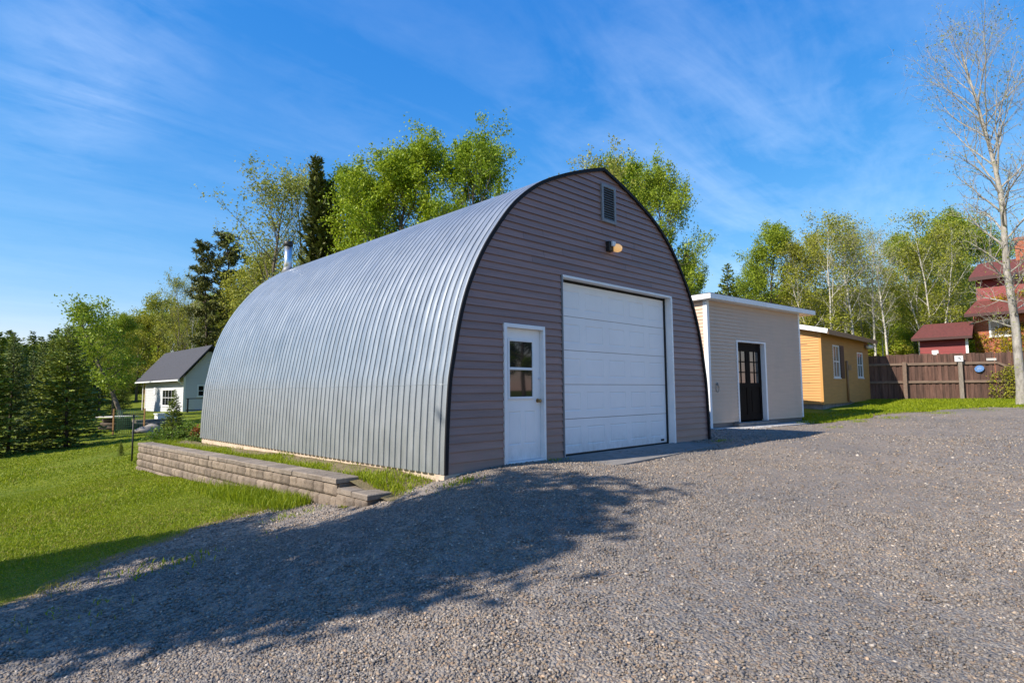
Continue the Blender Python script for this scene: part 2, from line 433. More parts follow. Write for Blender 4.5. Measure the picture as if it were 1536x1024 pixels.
for (bx, by, wd, amp) in [(160,50,.075,1.5),(80,140,.06,1.1),(20,330,.10,.3),(400,180,.16,.28),(620,140,.12,.35),(880,160,.20,.3),(1130,190,.22,.65),(1050,300,.2,.5),(1300,280,.16,.5),(250,400,.25,.35),(700,420,.4,.12),(1200,420,.35,.3)]:
    d = ray(bx, by); d = d/np.linalg.norm(d)
    dt = wn('VectorMath', operation='DOT_PRODUCT', i_0=geo.outputs['Generated'], i_1=tuple(d))
    mr = wn('MapRange', i_Value=dt.outputs['Value'], i_1=math.cos(wd*2.0), i_2=1.0, i_3=0.0, i_4=amp*.13); mr.interpolation_type = 'SMOOTHSTEP'
    acc = mr.outputs[0] if acc is None else wn('Math', operation='ADD', i_0=acc, i_1=mr.outputs[0]).outputs[0]
cm = wn('Math', operation='MULTIPLY', i_0=cr.outputs[0], i_1=acc); cm.use_clamp = True
mx = wn('Mix'); mx.data_type = 'RGBA'
wt.links.new(cm.outputs[0], mx.inputs[0]); wt.links.new(skc.outputs[0], mx.inputs[6]); mx.inputs[7].default_value = (6.5, 7.2, 8.2, 1)
bg = wn('Background', i_Color=mx.outputs[2], i_Strength=.118)
wo = wn('OutputWorld', i_0=bg.outputs[0])

sl = bpy.data.lights.new('sun', 'SUN'); sl.energy = 4.5; sl.angle = R2(.5); sl.color = (1, .92, .80)
so = bpy.data.objects.new('sun', sl); COL.objects.link(so)
so.rotation_euler = Vector(S_TO).to_track_quat('Z', 'Y').to_euler(); so.location = (-30, 10, 30)

scene.view_settings.view_transform = 'Standard'; scene.view_settings.look = 'None'
scene.view_settings.exposure = .76; scene.view_settings.gamma = 1.0
scene.cycles.max_bounces = 6; scene.cycles.diffuse_bounces = 3; scene.cycles.transparent_max_bounces = 4
scene.cycles.sample_clamp_indirect = 6

# ------------------------------------------------------------------ the ground
def ax(lo, hi, mid0, mid1, fine, coarse):
    a = np.arange(mid0, mid1, fine); o = [lo]; x = mid0; st = fine; left = []
    while x > lo: st = min(st*1.25, coarse); x -= st; left.append(max(x, lo))
    x = mid1; st = fine; right = [mid1]
    while x < hi: st = min(st*1.25, coarse); x += st; right.append(min(x, hi))
    return np.unique(np.concatenate([left[::-1], a, right]))
gx = ax(-900, 900, -14, 30, .35, 60); gy = ax(-900, 900, -12, 46, .35, 60)
X, Y = np.meshgrid(gx, gy); Z = Hh(X, Y)
rng = np.random.default_rng(3)
def bumps(x, y): return .012*np.sin(x*2.1+1.3*np.sin(y*1.7))+.012*np.sin(y*2.6+x*.7)
Z = Z + bumps(X, Y)*.8
nx, ny = len(gx), len(gy)
idx = np.arange(nx*ny).reshape(ny, nx)
F = np.stack([idx[:-1,:-1], idx[:-1,1:], idx[1:,1:], idx[1:,:-1]], -1).reshape(-1, 4)
GX_, GY_ = X.ravel(), Y.ravel()
ground = tag(np_mesh('ground', np.stack([X, Y, Z], -1).reshape(-1, 3), F, MAT['turf'], smooth=True), kind='structure')

GPOLY = np.array([(-9,-3.2),(-6.2,-1.7),(-4.48,-.24),(-4.18,.31),(-3.92,.55),(-3.51,1.05),(-3.08,1.29),(-2.56,1.68),(-2.09,1.92),(-1.53,2.03),(-1.05,2.05),
  (-.93,1.2),(-.9,.28),(-.4,.15),(.0,-.02),(7.3,-.02),(8.4,2.6),(9.9,2.6),(10.2,1.2),(14.25,.5),(14.8,0),(16.4,-.4),(18.7,-.7),(20.7,-1.7),(23.2,-2.9),(23.6,-3.9),(27,-7),(27,-18),(-14,-18),(-14,-5)])
def inpoly(x, y, P):
    c = np.zeros(x.shape, bool); j = len(P)-1
    for i in range(len(P)):
        xi, yi = P[i]; xj, yj = P[j]
        k = ((yi > y) != (yj > y)) & (x < (xj-xi)*(y-yi)/(yj-yi+1e-12)+xi)
        c ^= k; j = i
    return c
def wob(x, y): return .10*np.sin(x*3.1+np.sin(y*2.3)*1.4)+.07*np.sin(y*6.7+x*2.9)+.05*np.sin(x*13.1-y*9.7)
def in_gravel(x, y, grow=0.0): return inpoly(x+wob(y, x)*.9, y+wob(x, y)*.9 - grow, GPOLY) & ~((y > -.03) & (x > -.02) & (x < 7.3))
soil = sum(in_gravel(GX_, GY_, g_)*1.0 for g_ in (.1, .25, .4, .55, .75))/5
at_ = ground.data.attributes.new('worn', 'FLOAT', 'POINT'); at_.data.foreach_set('value', soil.astype(np.float32))
gx = np.arange(-10, 26.5, .1); gy = np.arange(-14, 3, .1)
X, Y = np.meshgrid(gx, gy)
X = X+rng.uniform(-.035, .035, X.shape); Y = Y+rng.uniform(-.035, .035, Y.shape)
Z = Hh(X, Y)+bumps(X, Y)+.016+rng.normal(0, .003, X.shape)
idx = np.arange(X.size).reshape(X.shape)
F = np.stack([idx[:-1,:-1], idx[:-1,1:], idx[1:,1:], idx[1:,:-1]], -1).reshape(-1, 4)
cx_ = X.ravel()[F].mean(1); cy_ = Y.ravel()[F].mean(1)
F = F[in_gravel(cx_, cy_)]
V = np.stack([X, Y, Z], -1).reshape(-1, 3)
used = np.unique(F); rem = -np.ones(len(V), int); rem[used] = np.arange(len(used))
tag(np_mesh('gravel_drive', V[used], rem[F], MAT['gravel'], smooth=True), kind='structure')

# loose stones lying on the drive
TRK = np.array([(4.2,-1.0),(4.6,-2.4),(5.6,-4.2),(7.4,-5.7),(10,-6.8),(14,-7.6),(20,-8.2)], float)
def track(x, y):
    best = np.full(x.shape, 9.0)
    for a_, b_ in zip(TRK[:-1], TRK[1:]):
        d_ = b_-a_; t_ = np.clip(((x-a_[0])*d_[0]+(y-a_[1])*d_[1])/(d_@d_), 0, 1); best = np.minimum(best, np.hypot(x-a_[0]-t_*d_[0], y-a_[1]-t_*d_[1]))
    return np.exp(-((best-.75)/.22)**2)
def stones(n_try, r0, r1, dens, smin, smax):
    a = rng.uniform(-.95, .95, n_try); r = np.sqrt(rng.uniform(r0**2, r1**2, n_try))
    x = CAM[0]+r*np.sin(YAW+a); y = CAM[1]+r*np.cos(YAW+a)
    keep = (rng.uniform(0, 1, n_try) < np.clip(.66+.42*np.sin(x*.8+1.4*np.sin(y*.6))*np.sin(y*.9+.5*x)+.15*np.sin(x*3.1+y*2.3), .22, 1)*(1-.5*track(x, y))) & in_gravel(x, y, .06) & (y < -.02+.0*x + np.where((x < 0) | (x > 7.3), 4, 0))
    return x[keep], y[keep], rng.uniform(smin, smax, keep.sum())*rng.choice([.7, 1, 1, 1.35], keep.sum())
def area(r0, r1): return .95*(r1**2-r0**2)
px, py, ps = [], [], []
for (r0, r1, dens, s0, s1) in [(1.8, 4.5, 6000, .0055, .0122), (4.5, 7.5, 3300, .0065, .0135), (7.5, 11, 1200, .008, .016), (11, 16, 350, .011, .022), (16, 24, 80, .013, .025)]:
    a, b, c = stones(int(area(r0, r1)*dens), r0, r1, dens, s0, s1); px.append(a); py.append(b); ps.append(c)
px = np.concatenate(px); py = np.concatenate(py); ps = np.concatenate(ps); n = len(px)
cube = np.array([(-1,-1,-1),(1,-1,-1),(1,1,-1),(-1,1,-1),(-1,-1,1),(1,-1,1),(1,1,1),(-1,1,1)], float)
cf = np.array([(0,3,2,1),(4,5,6,7),(0,1,5,4),(1,2,6,5),(2,3,7,6),(3,0,4,7)])
V = cube[None]*rng.uniform(.55, 1.0, (n, 8, 3))
V[:, 4:, :2] *= rng.uniform(.45, .95, (n, 1, 1))
V *= np.stack([np.ones(n), rng.uniform(.5, .95, n), rng.uniform(.3, .6, n)], -1)[:, None]*ps[:, None, None]
def rotm(n, tilt):
    a = rng.uniform(0, 2*np.pi, n); b = rng.normal(0, tilt, n); c = rng.normal(0, tilt, n)
    ca, sa, cb, sb, cc, sc = np.cos(a), np.sin(a), np.cos(b), np.sin(b), np.cos(c), np.sin(c)
    z = np.zeros(n); o = np.ones(n)
    Rz = np.stack([ca,-sa,z,sa,ca,z,z,z,o], -1).reshape(n,3,3); Rx = np.stack([o,z,z,z,cb,-sb,z,sb,cb], -1).reshape(n,3,3)
    Ry = np.stack([cc,z,sc,z,o,z,-sc,z,cc], -1).reshape(n,3,3)
    return Rz@Rx@Ry
V = np.einsum('nij,nkj->nki', rotm(n, .35), V)
V += np.stack([px, py, Hh(px, py)+bumps(px, py)+.016+ps*.22], -1)[:, None]
F = (cf[None]+8*np.arange(n)[:, None, None]).reshape(-1, 4)
tag(np_mesh('gravel', V.reshape(-1, 3), F, MAT['stone']), kind='stuff')

# concrete apron before the overhead door and slabs before the beige shed
def slab(name, pts, top, thick, m, kind='structure'):
    b = MB(); n = len(pts)
    P = [(x, y, top+dz) for (x, y, dz) in pts]; Q = [(x, y, top+dz-thick) for (x, y, dz) in pts]
    b.poly(P)
    for i in range(n):
        j = (i+1) % n; b.quad(P[i], Q[i], Q[j], P[j])
    o = b.build(name, m, bevel=.008); return tag(o, kind=kind)
slab('concrete_apron', [(1.3,-.80,-.035),(2.2,-1.02,-.035),(4.2,-1.0,-.005),(5.6,-.82,.0),(6.35,-.70,.0),(6.2,.02,.02),(2.44,.02,.012),(1.2,-.02,.0)], .022, .12, MAT['concrete'])

# ------------------------------------------------------------------ garage with an arched sheet-metal roof
half = [(0,0),(.015,.54),(.059,1.195),(.116,1.53),(.234,2.09),(.391,2.58),(.619,3.05),(.91,3.49),(1.334,3.995),(1.867,4.41),(2.447,4.70),(3.079,4.947),(3.63,5.125)]
hp = np.array(half); dist = np.concatenate([[0], np.cumsum(np.hypot(*np.diff(hp, axis=0).T))])
def catmull(ts):
    out = []
    for t in ts:
        i = int(np.clip(np.searchsorted(dist, t)-1, 0, len(hp)-2)); u = (t-dist[i])/(dist[i+1]-dist[i])
        p0 = hp[max(i-1, 0)]; p1 = hp[i]; p2 = hp[i+1]; p3 = hp[min(i+2, len(hp)-1)]
        out.append(.5*((2*p1)+(-p0+p2)*u+(2*p0-5*p1+4*p2-p3)*u*u+(-p0+3*p1-3*p2+p3)*u**3))
    return np.array(out)
hs_ = catmull(np.linspace(0, dist[-1], 44))
APX = 3.63; GW = 7.26; GL = 9.96
arch = np.concatenate([hs_, np.stack([GW-hs_[-2::-1, 0], hs_[-2::-1, 1]], -1)])
tn = np.gradient(arch, axis=0); tn /= np.linalg.norm(tn, axis=1)[:, None]
an = np.stack([-tn[:, 1], tn[:, 0]], -1)          # outward
an[len(hs_)-1] = (0, 1)
def archx(z): return float(np.interp(z, hs_[:, 1], hs_[:, 0]))

garage = thing('arched_garage', (0, 0, 0), 0, 'big arched garage with ribbed sheet metal roof and dark plum lap siding', 'garage')
# shell with standing ribs
per = .152; ys = []; off = []
nper = int(GL/per)+1
for k in range(nper):
    y0 = -.035+k*per
    for dy, h in ((.0, .0), (.018, .0030), (.053, .0052), (.088, .0030), (.106, .0), (.110, -.024), (.122, -.031), (.134, -.024), (.139, .0)):
        if y0+dy <= GL: ys.append(y0+dy); off.append(h+.0006*math.sin(k*2.7))
ys = np.array(ys); off = np.array(off)
keep = np.arange(len(arch))
A = arch; N = an
V = np.zeros((len(ys), len(A), 3))
lower = (A[:, 1] < 1.19)
base_off = np.where(lower, .022, .026)
wave = rng.normal(0, 1, (len(ys), 1))*0
for i, (y, h) in enumerate(zip(ys, off)):
    o = base_off+h
    V[i, :, 0] = A[:, 0]+N[:, 0]*o; V[i, :, 2] = A[:, 1]+N[:, 1]*o; V[i, :, 1] = y
idx = np.arange(V.shape[0]*V.shape[1]).reshape(V.shape[:2])
F = np.stack([idx[:-1,:-1], idx[:-1,1:], idx[1:,1:], idx[1:,:-1]], -1).reshape(-1, 4)
shell = np_mesh('roof_shell', V.reshape(-1, 3), F, MAT['metal'], garage)
pm = np.zeros((V.shape[0]-1, V.shape[1]-1), bool); pm[:] = True; shell.data.polygons.foreach_set('use_smooth', pm.ravel())
try:
    shell.data.set_sharp_from_angle(angle=R2(28))
except Exception: pass
# screws along the lap seams
b = MB()
for k in range(0, nper-1):
    y = -.035+k*per+.05
    for s_ in (3.75, 6.4):
        if k % 2: continue
        q = np.interp(s_+.02*math.sin(k*3.3), dist, np.arange(len(dist))); p = catmull([s_])[0]
        d = catmull([s_+.02])[0]-p; d /= np.linalg.norm(d); nn = np.array([-d[1], d[0]])
        c = p+nn*.026
        b.tube([(c[0], y, c[1]), (c[0]+nn[0]*.009, y, c[1]+nn[1]*.009)], [.010, .007], 6)
tag(b.build('screws', MAT['vent'], shell), kind='stuff')
# lap seam bead
b = MB(); p = catmull([1.2])[0]
b.tube([(p[0]-.027, y, p[1]+.004*math.sin(y*3.1)) for y in np.arange(-.035, GL, .3)], .0035, 5)
b.build('lap_seam', MAT['metal'], shell)
# black edge trim following the arch
b = MB()
def strip(off_in, off_out, y0, y1):
    a0 = [(x+n_[0]*off_in, y0, z+n_[1]*off_in) for (x, z), n_ in zip(arch, an)]
    a1 = [(x+n_[0]*off_out, y0, z+n_[1]*off_out) for (x, z), n_ in zip(arch, an)]
    c0 = [(p[0], y1, p[2]) for p in a0]; c1 = [(p[0], y1, p[2]) for p in a1]
    b.grid([a0, a1]); b.grid([a1, c1]); b.grid([c0, a0])
strip(-.024, .034, -.058, -.030)
b.build('edge_trim', MAT['black_trim'], garage)

# lap siding
def lap(b, x0, x1, zs, proud, place, holes=(), xlim=None, back=0.0, joints=None, lip=.007):
    """courses between heights zs; holes (x0,x1,z0,z1); place(x,y,z) maps wall space to the mesh"""
    for z0, z1 in zip(zs[:-1], zs[1:]):
        l0, r0 = (x0, x1); l1, r1 = l0, r0
        if xlim: l0, r0 = xlim(z0); l1, r1 = xlim(z1)
        cuts = [(None, None)]
        hz = sorted([h for h in holes if h[2] < z1-1e-4 and h[3] > z0+1e-4], key=lambda h: h[0])
        # split at hole tops and bottoms
        sub = sorted({z0, z1} | {h[2] for h in hz if z0 < h[2] < z1} | {h[3] for h in hz if z0 < h[3] < z1})
        for s0, s1 in zip(sub[:-1], sub[1:]):
            zm = (s0+s1)/2; act = [h for h in hz if h[2] < zm < h[3]]
            def off(z): return -proud*(1-(z-z0)/(z1-z0))-.002+back
            def lim(z):
                t = (z-z0)/(z1-z0); return l0+(l1-l0)*t, r0+(r1-r0)*t
            edges = []; a0, b0 = lim(s0); a1, b1 = lim(s1); cur0, cur1 = a0, a1
            for h in act:
                edges.append((cur0, cur1, h[0], h[0])); cur0 = cur1 = h[1]
            edges.append((cur0, cur1, b0, b1))
            if joints and s0 == z0 and s1 == z1:
                ne = []
                for (p0, p1, q0, q1) in edges:
                    L_ = min(q0, q1)-max(p0, p1); m_ = int(L_//2.4)
                    cuts_ = [max(p0, p1)+L_*(k_+joints.uniform(.2, .8))/max(m_, 1) for k_ in range(m_)] if m_ else []
                    a_, c_ = p0, p1
                    for x_ in cuts_:
                        ne.append((a_, c_, x_-.0025, x_-.0025)); a_ = c_ = x_+.0025
                    ne.append((a_, c_, q0, q1))
                edges = ne
            for (p0, p1, q0, q1) in edges:
                if q0-p0 < .002: continue
                lz = s0-lip if s0 == z0 else s0
                b.quad(place(p0, off(s0), lz), place(q0, off(s0), lz), place(q1, off(s1), s1), place(p1, off(s1), s1))
                if s0 == z0: b.quad(place(p0, back-.001, s0+.006), place(q0, back-.001, s0+.006), place(q0, off(s0), lz), place(p0, off(s0), lz))
ident = lambda x, y, z: (x, y, z)
zs = [0.0, .15, .295]
while zs[-1] < 5.0: zs.append(zs[-1]+.1135)
zs[-1] = 5.10
DX0, DX1, DZ1 = 1.085, 1.985, 2.12
GX0, GX1, GZ0, GZ1 = 2.444, 5.90, .0, 3.03
b = MB()
lap(b, 0, GW, zs, .022, ident, [(DX0+.01, DX1-.01, -.1, DZ1-.01), (GX0, GX1, -.1, GZ1)], lambda z: (archx(z)+.004, GW-archx(z)-.004), joints=random.Random(3))
b.build('front_siding', MAT['siding_dark'], garage)
# corner channels where the siding meets the opening
b = MB()
b.box(GX0-.035, GX0+.004, -.026, -.001, 0, GZ1+.0); b.build('siding_channel', MAT['vent_slat'], garage)
b = MB(); b.poly([(x, GL, z) for x, z in arch[::-1]]); b.build('rear_wall', MAT['siding_dark'], garage)
b = MB()
b.box(.02, .20, .02, GL-.02, -.6, .012); b.box(GW-.2, GW-.02, .02, GL-.02, -.6, .012); b.box(.2, GW-.2, .16, .3, -.5, -.012); b.box(-.04, 1.1, -.045, .14, -.5, -.006); b.box(1.985, 2.444, .0, .14, -.4, -.004); b.box(5.9, GW-.02, .0, .14, -.4, -.004)
b.build('footing', MAT['footing'], garage)
b = MB(); b.poly([(x+ (.04 if x < 3 else -.04), .75, max(z-.04, -.2)) for x, z in arch]); b.build('inner_partition', MAT['dark'], garage)

# entry door
b = MB(); fy = -.040
b.box(DX0, DX0+.06, fy, .10, -.02, DZ1); b.box(DX1-.045, DX1, fy, .10, .0, DZ1)
b.box(DX0+.06, DX1-.045, fy, .10, DZ1-.06, DZ1-.001); b.box(DX0+.06, DX1-.045, fy+.01, .10, .03, .058)
b.build('door_frame', MAT['white'], garage, bevel=.004)
def panelled(b, x0, x1, z0, z1, y, rects, ring=.03, dep=.009, inner=.004):
    xs = sorted({x0, x1} | {r[0] for r in rects} | {r[1] for r in rects}); zs_ = sorted({z0, z1} | {r[2] for r in rects} | {r[3] for r in rects})
    for a0, a1 in zip(xs[:-1], xs[1:]):
        for c0, c1 in zip(zs_[:-1], zs_[1:]):
            xm, zm = (a0+a1)/2, (c0+c1)/2
            if any(r[0] < xm < r[1] and r[2] < zm < r[3] for r in rects): continue
            b.quad((a0,y,c0),(a1,y,c0),(a1,y,c1),(a0,y,c1))
    for (a0, a1, c0, c1) in rects:
        L = [(0, 0), (ring*.5, dep), (ring, inner)]
        for (i0, d0), (i1, d1) in zip(L[:-1], L[1:]):
            p = [(a0+i0,y+d0,c0+i0),(a1-i0,y+d0,c0+i0),(a1-i0,y+d0,c1-i0),(a0+i0,y+d0,c1-i0)]
            q = [(a0+i1,y+d1,c0+i1),(a1-i1,y+d1,c0+i1),(a1-i1,y+d1,c1-i1),(a0+i1,y+d1,c1-i1)]
            for k in range(4): b.quad(p[k], p[(k+1)%4], q[(k+1)%4], q[k])
        i, d = L[-1]; b.quad((a0+i,y+d,c0+i),(a1-i,y+d,c0+i),(a1-i,y+d,c1-i),(a0+i,y+d,c1-i))
SX0, SX1 = DX0+.062, DX1-.047; sy = .045
b = MB()
panelled(b, SX0, SX1, .062, DZ1-.062, sy, [(SX0+.10, SX0+.35, .30, .80), (SX0+.43, SX0+.68, .30, .80)])
door = b.build('entry_door', MAT['white_door'], garage)
wx0, wx1, wz0, wz1 = SX0+.07, SX0+.645, .98, 1.90
b = MB()
for (a0, a1, c0, c1) in ((wx0, wx0+.04, wz0, wz1), (wx1-.04, wx1, wz0, wz1), (wx0+.04, wx1-.04, wz1-.04, wz1-.001), (wx0+.04, wx1-.04, wz0+.001, wz0+.04), (wx0+.04, wx1-.04, 1.425, 1.465)):
    b.box(a0, a1, sy-.022, sy-.001, c0, c1)
b.build('window_frame', MAT['white'], door, bevel=.005)
b = MB(); b.quad((wx0+.02, sy-.006, wz0+.02), (wx1-.02, sy-.006, wz0+.02), (wx1-.02, sy-.006, wz1-.02), (wx0+.02, sy-.006, wz1-.02))
b.build('pane', MAT['glass'], door)
b = MB()
hx = SX1-.065; hz = .955
b.tube([(hx, sy-.001, hz), (hx, sy-.012, hz)], .032, 14); b.tube([(hx, sy-.012, hz), (hx, sy-.04, hz)], .012, 10)
b.tube([(hx, sy-.04, hz), (hx, sy-.052, hz), (hx, sy-.07, hz), (hx, sy-.078, hz)], [.016, .028, .026, .012], 14)
b.tube([(hx+.055, sy-.001, hz-.01), (hx+.055, sy-.02, hz-.01)], .02, 10)
b.build('handle', MAT['brass'], door)
b = MB(); b.tube([(SX1-.03, sy-.001, 1.30), (SX1-.03, sy-.018, 1.30)], .018, 12); b.build('lock', MAT['lamp_body'], door)

# overhead door
oy = .145
b = MB()
b.box(GX1-.05, GX1, -.030, .13, -.03, GZ1-.04)                    # right jamb with its casing
b.box(GX0+.006, GX1, -.022, .13, GZ1-.04, GZ1)                     # header
b.box(GX0+.006, GX0+.022, -.018, .13, -.01, GZ1-.04)                # slim left jamb
b.build('overhead_frame', MAT['white'], garage, bevel=.004)
od_x0, od_x1 = GX0+.024, GX1-.085
b = MB()
zc = np.linspace(.05, 2.95, 6)
pw = (od_x1-od_x0)/5
for i in range(5):
    rects = [(od_x0+pw*k+.10, od_x0+pw*(k+1)-.06, zc[i]+.13, zc[i+1]-.13) for k in range(5)]
    panelled(b, od_x0, od_x1, zc[i]+.005, zc[i+1]-.004, oy, rects, .035, .007, .002)
    b.quad((od_x0, oy, zc[i]+.005), (od_x0, oy+.02, zc[i]-.004), (od_x1, oy+.02, zc[i]-.004), (od_x1, oy, zc[i]+.005))
od = b.build('overhead_door', MAT['white_door'], garage)
b = MB(); b.box(GX0+.02, GX1-.045, oy+.022, oy+.03, 0, GZ1-.04); b.box(od_x1+.004, GX1-.051, oy-.03, oy-.005, .02, GZ1-.041)
b.box(GX0+.03, GX1-.05, oy-.01, oy+.02, .02, .044)
b.build('weather_seal', MAT['dark'], od)
b = MB(); b.box(od_x1-.22, od_x1-.10, oy-.004, oy-.001, .085, .125); b.box(od_x1-.205, od_x1-.165, oy-.006, oy-.004, .092, .118); b.box(od_x1-.155, od_x1-.115, oy-.006, oy-.004, .092, .118)
b.build('maker_plate', MAT['flue_cap'], od)
b = MB(); b.box(GX0, GX1-.005, .0, .16, -.3, .022); b.build('sill', MAT['concrete'], garage)

# gable vent
b = MB(); vx0, vx1, vz0, vz1 = 3.545, 3.975, 4.15, 4.86
for (a0, a1, c0, c1) in ((vx0, vx0+.055, vz0, vz1), (vx1-.055, vx1, vz0, vz1), (vx0+.055, vx1-.055, vz1-.06, vz1-.001), (vx0+.055, vx1-.055, vz0+.001, vz0+.06)):
    b.box(a0, a1, -.05, .0, c0, c1)
vent = b.build('gable_vent', MAT['vent'], garage, bevel=.006)
b = MB()
for k in range(13):
    z = vz0+.075+k*.0445
    b.quad((vx0+.05, -.046, z), (vx1-.05, -.046, z), (vx1-.05, -.006, z+.042), (vx0+.05, -.006, z+.042))
    b.quad((vx0+.05, -.046, z-.006), (vx1-.05, -.046, z-.006), (vx1-.05, -.046, z), (vx0+.05, -.046, z))
b.build('slats', MAT['vent_slat'], vent)
b = MB(); b.box(vx0+.05, vx1-.05, -.024, -.021, vz0+.05, vz1-.05); b.build('vent_screen', MAT['dark'], vent)
# wall lamp
b = MB(); lx, lz = 3.74, 3.715
b.box(lx-.07, lx+.06, -.10, -.012, lz-.10, lz+.085)
lamp = b.build('wall_lamp', MAT['flue_cap'], garage, bevel=.012)
b = MB(); b.box(lx-.03, lx+.075, -.145, -.101, lz-.015, lz+.08); b.build('sensor_box', MAT['lamp_body'], lamp, bevel=.012)
b = MB(); b.tube([(lx+.06, -.09, lz-.02), (lx+.075, -.10, lz-.02), (lx+.15, -.13, lz-.025), (lx+.20, -.15, lz-.025), (lx+.212, -.155, lz-.025)], [.045, .072, .078, .055, .02], 14)
b.build('lens', MAT['amber'], lamp)
# flue
fx, fy2 = 1.95, 9.65
fx = 2.0; fz0 = 4.42
b = MB(); b.tube([(fx, fy2, 4.3), (fx, fy2, 5.18)], .105, 18)
flue = b.build('chimney_flue', MAT['galv'], garage)
b = MB(); b.tube([(fx, fy2, 5.17), (fx, fy2, 5.20)], .09, 16); b.tube([(fx, fy2, 5.20), (fx, fy2, 5.215), (fx, fy2, 5.31), (fx, fy2, 5.32)], [.12, .13, .13, .12], 18)
b.build('cap', MAT['flue_cap'], flue)
b = MB(); b.tube([(fx, fy2, 4.38), (fx, fy2, 4.56), (fx, fy2, 4.60)], [.19, .125, .108], 18); b.build('flashing', MAT['vent'], flue)

# ------------------------------------------------------------------ planter bed and retaining wall
def ztop(y): return -.05-.0105*(y-1.1)
def zbed(x, y):
    x = np.asarray(x, float); y = np.asarray(y, float)
    t = np.clip((x+.65)/.65, 0, 1)
    near = (ztop(y)-.045)*(1-t)+(-.02-.0115*y)*t
    low = Hh(x, y)-.02
    k = np.clip((y+.25)/1.5, 0, 1); k = k*k*(3-2*k)
    kx = np.clip((x+.95)/.5, 0, 1)
    return low*(1-k)+near*k+.012*np.sin(x*7+y*3)*np.sin(y*4.3)
gx = np.arange(-.80, .11, .08); gy = np.arange(-.45, 11.75, .12)
X, Y = np.meshgrid(gx, gy); Z = zbed(X, Y)
idx = np.arange(X.size).reshape(X.shape)
F = np.stack([idx[:-1,:-1], idx[:-1,1:], idx[1:,1:], idx[1:,:-1]], -1).reshape(-1, 4)
tag(np_mesh('planter_ground', np.stack([X, Y, Z], -1).reshape(-1, 3), F, MAT['soil'], smooth=True), kind='structure')

rw = thing('retaining_wall', (-.95, 6, -.8), 0, 'low retaining wall of tan split-face blocks beside the metal garage', 'retaining wall')
ox, oy_, oz = -.95, 6, -.8
b = MB(); rg = np.random.default_rng(8)
def rockface(b, y0, y1, z0f, z1f, x, dep=.036, nseg=9, msg=6):
    P = []
    for i in range(msg+1):
        row = []
        for j in range(nseg+1):
            u, v = j/nseg, i/msg; y = y0+(y1-y0)*u
            z0, z1 = z0f(y), z1f(y); z = z0+(z1-z0)*v
            e = min(min(u, 1-u)*9, min(v, 1-v)*6, 1.0)
            d = dep*(e**.6)+rg.normal(0, .0045)*(e > 0)
            row.append((x-d-ox, y-oy_, z-oz))
        P.append(row)
    # rear, so each block is a closed box
    b.grid(P, True)
    for (p, q) in ((P[0], None), (P[-1], None)):
        back = [(x+.20-ox, r_[1], r_[2]) for r_ in p]; b.grid([p, back])
    for k in (0, -1):
        col = [row[k] for row in P]; back = [(x+.20-ox, r_[1], r_[2]) for r_ in col]; b.grid([col, back])
CAPT, CH = .068, .172
for c in range(4):
    y = 1.12 if c == 0 else (1.05 if c == 1 else .34)
    if c >= 1: y += 0
    y += .16*(c % 2); first = True
    y = y-.16*(c % 2)
    while y < 11.66:
        L = rg.choice([.24, .30, .36, .27]); 
        if first and c % 2: L = .2
        first = False
        y1 = min(y+L, 11.7)
        if 11.7-y1 < .12: y1 = 11.7
        z1 = (lambda yy, c=c: ztop(yy)-CAPT-.003-CH*c-.004); z0 = (lambda yy, c=c: ztop(yy)-CAPT-CH*(c+1))
        g = .009
        rockface(b, y+g, y1-g, z0, z1, -.95+.012*c*-1)
        y = y1
for (ya, yb) in ((.34, .62), (.62, .84), (.84, 1.10)):
    rockface(b, ya+.006, yb-.006, lambda yy: -.425, lambda yy: -.250, -.955)
# end return blocks facing the drive
b.box(-.95+.02-ox, -.66-ox, 1.10-oy_, 1.4-oy_, -.32-oz, -.128-oz)
b.box(-.95+.0-ox, -.66-ox, .34-oy_, .6-oy_, -.6-oz, -.245-oz)
b.build('block_courses', MAT['block'], rw)
b = MB()
def capstone(y0, y1, zt, x0=-.985, x1=-.63):
    i = len(b.v); n = 4; P = []
    ch = .012; j0 = rg.uniform(-.008, .008)
    def ring(dx, z):
        pts = []
        for (xx, yy) in ((x0+dx, y0+.003+dx), (x1-dx, y0+.003+dx), (x1-dx, y1-.003-dx), (x0+dx, y1-.003-dx)):
            pts.append((xx+j0-ox, yy-oy_, z(yy)-oz))
        return pts
    r0 = ring(0, lambda y: zt(y)-CAPT); r1 = ring(0, lambda y: zt(y)-ch); r2 = ring(ch, zt)
    for a_, c_ in ((r0, r1), (r1, r2)):
        for k in range(4): b.quad(a_[k], a_[(k+1)%4], c_[(k+1)%4], c_[k])
    b.poly(r2); b.poly(r0[::-1])
y = 1.08
while y < 11.6:
    y1 = min(y+rg.uniform(.40, .52), 11.74)
    if 11.74-y1 < .2: y1 = 11.74
    capstone(y, y1, lambda yy: ztop(yy)+rg.uniform(-.002, .002)); y = y1
capstone(.70, 1.075, lambda yy: -.172); capstone(.30, .70, lambda yy: -.178)
b.build('cap_stones', MAT['cap'], rw)
b = MB()
x = -.60
while x < -.0:
    b.box(x-ox, x+.28-ox, 11.70-oy_, 11.9-oy_, -.26-oz, -.175-oz); x += .285
b.build('return_cap', MAT['cap'], rw, bevel=.01)

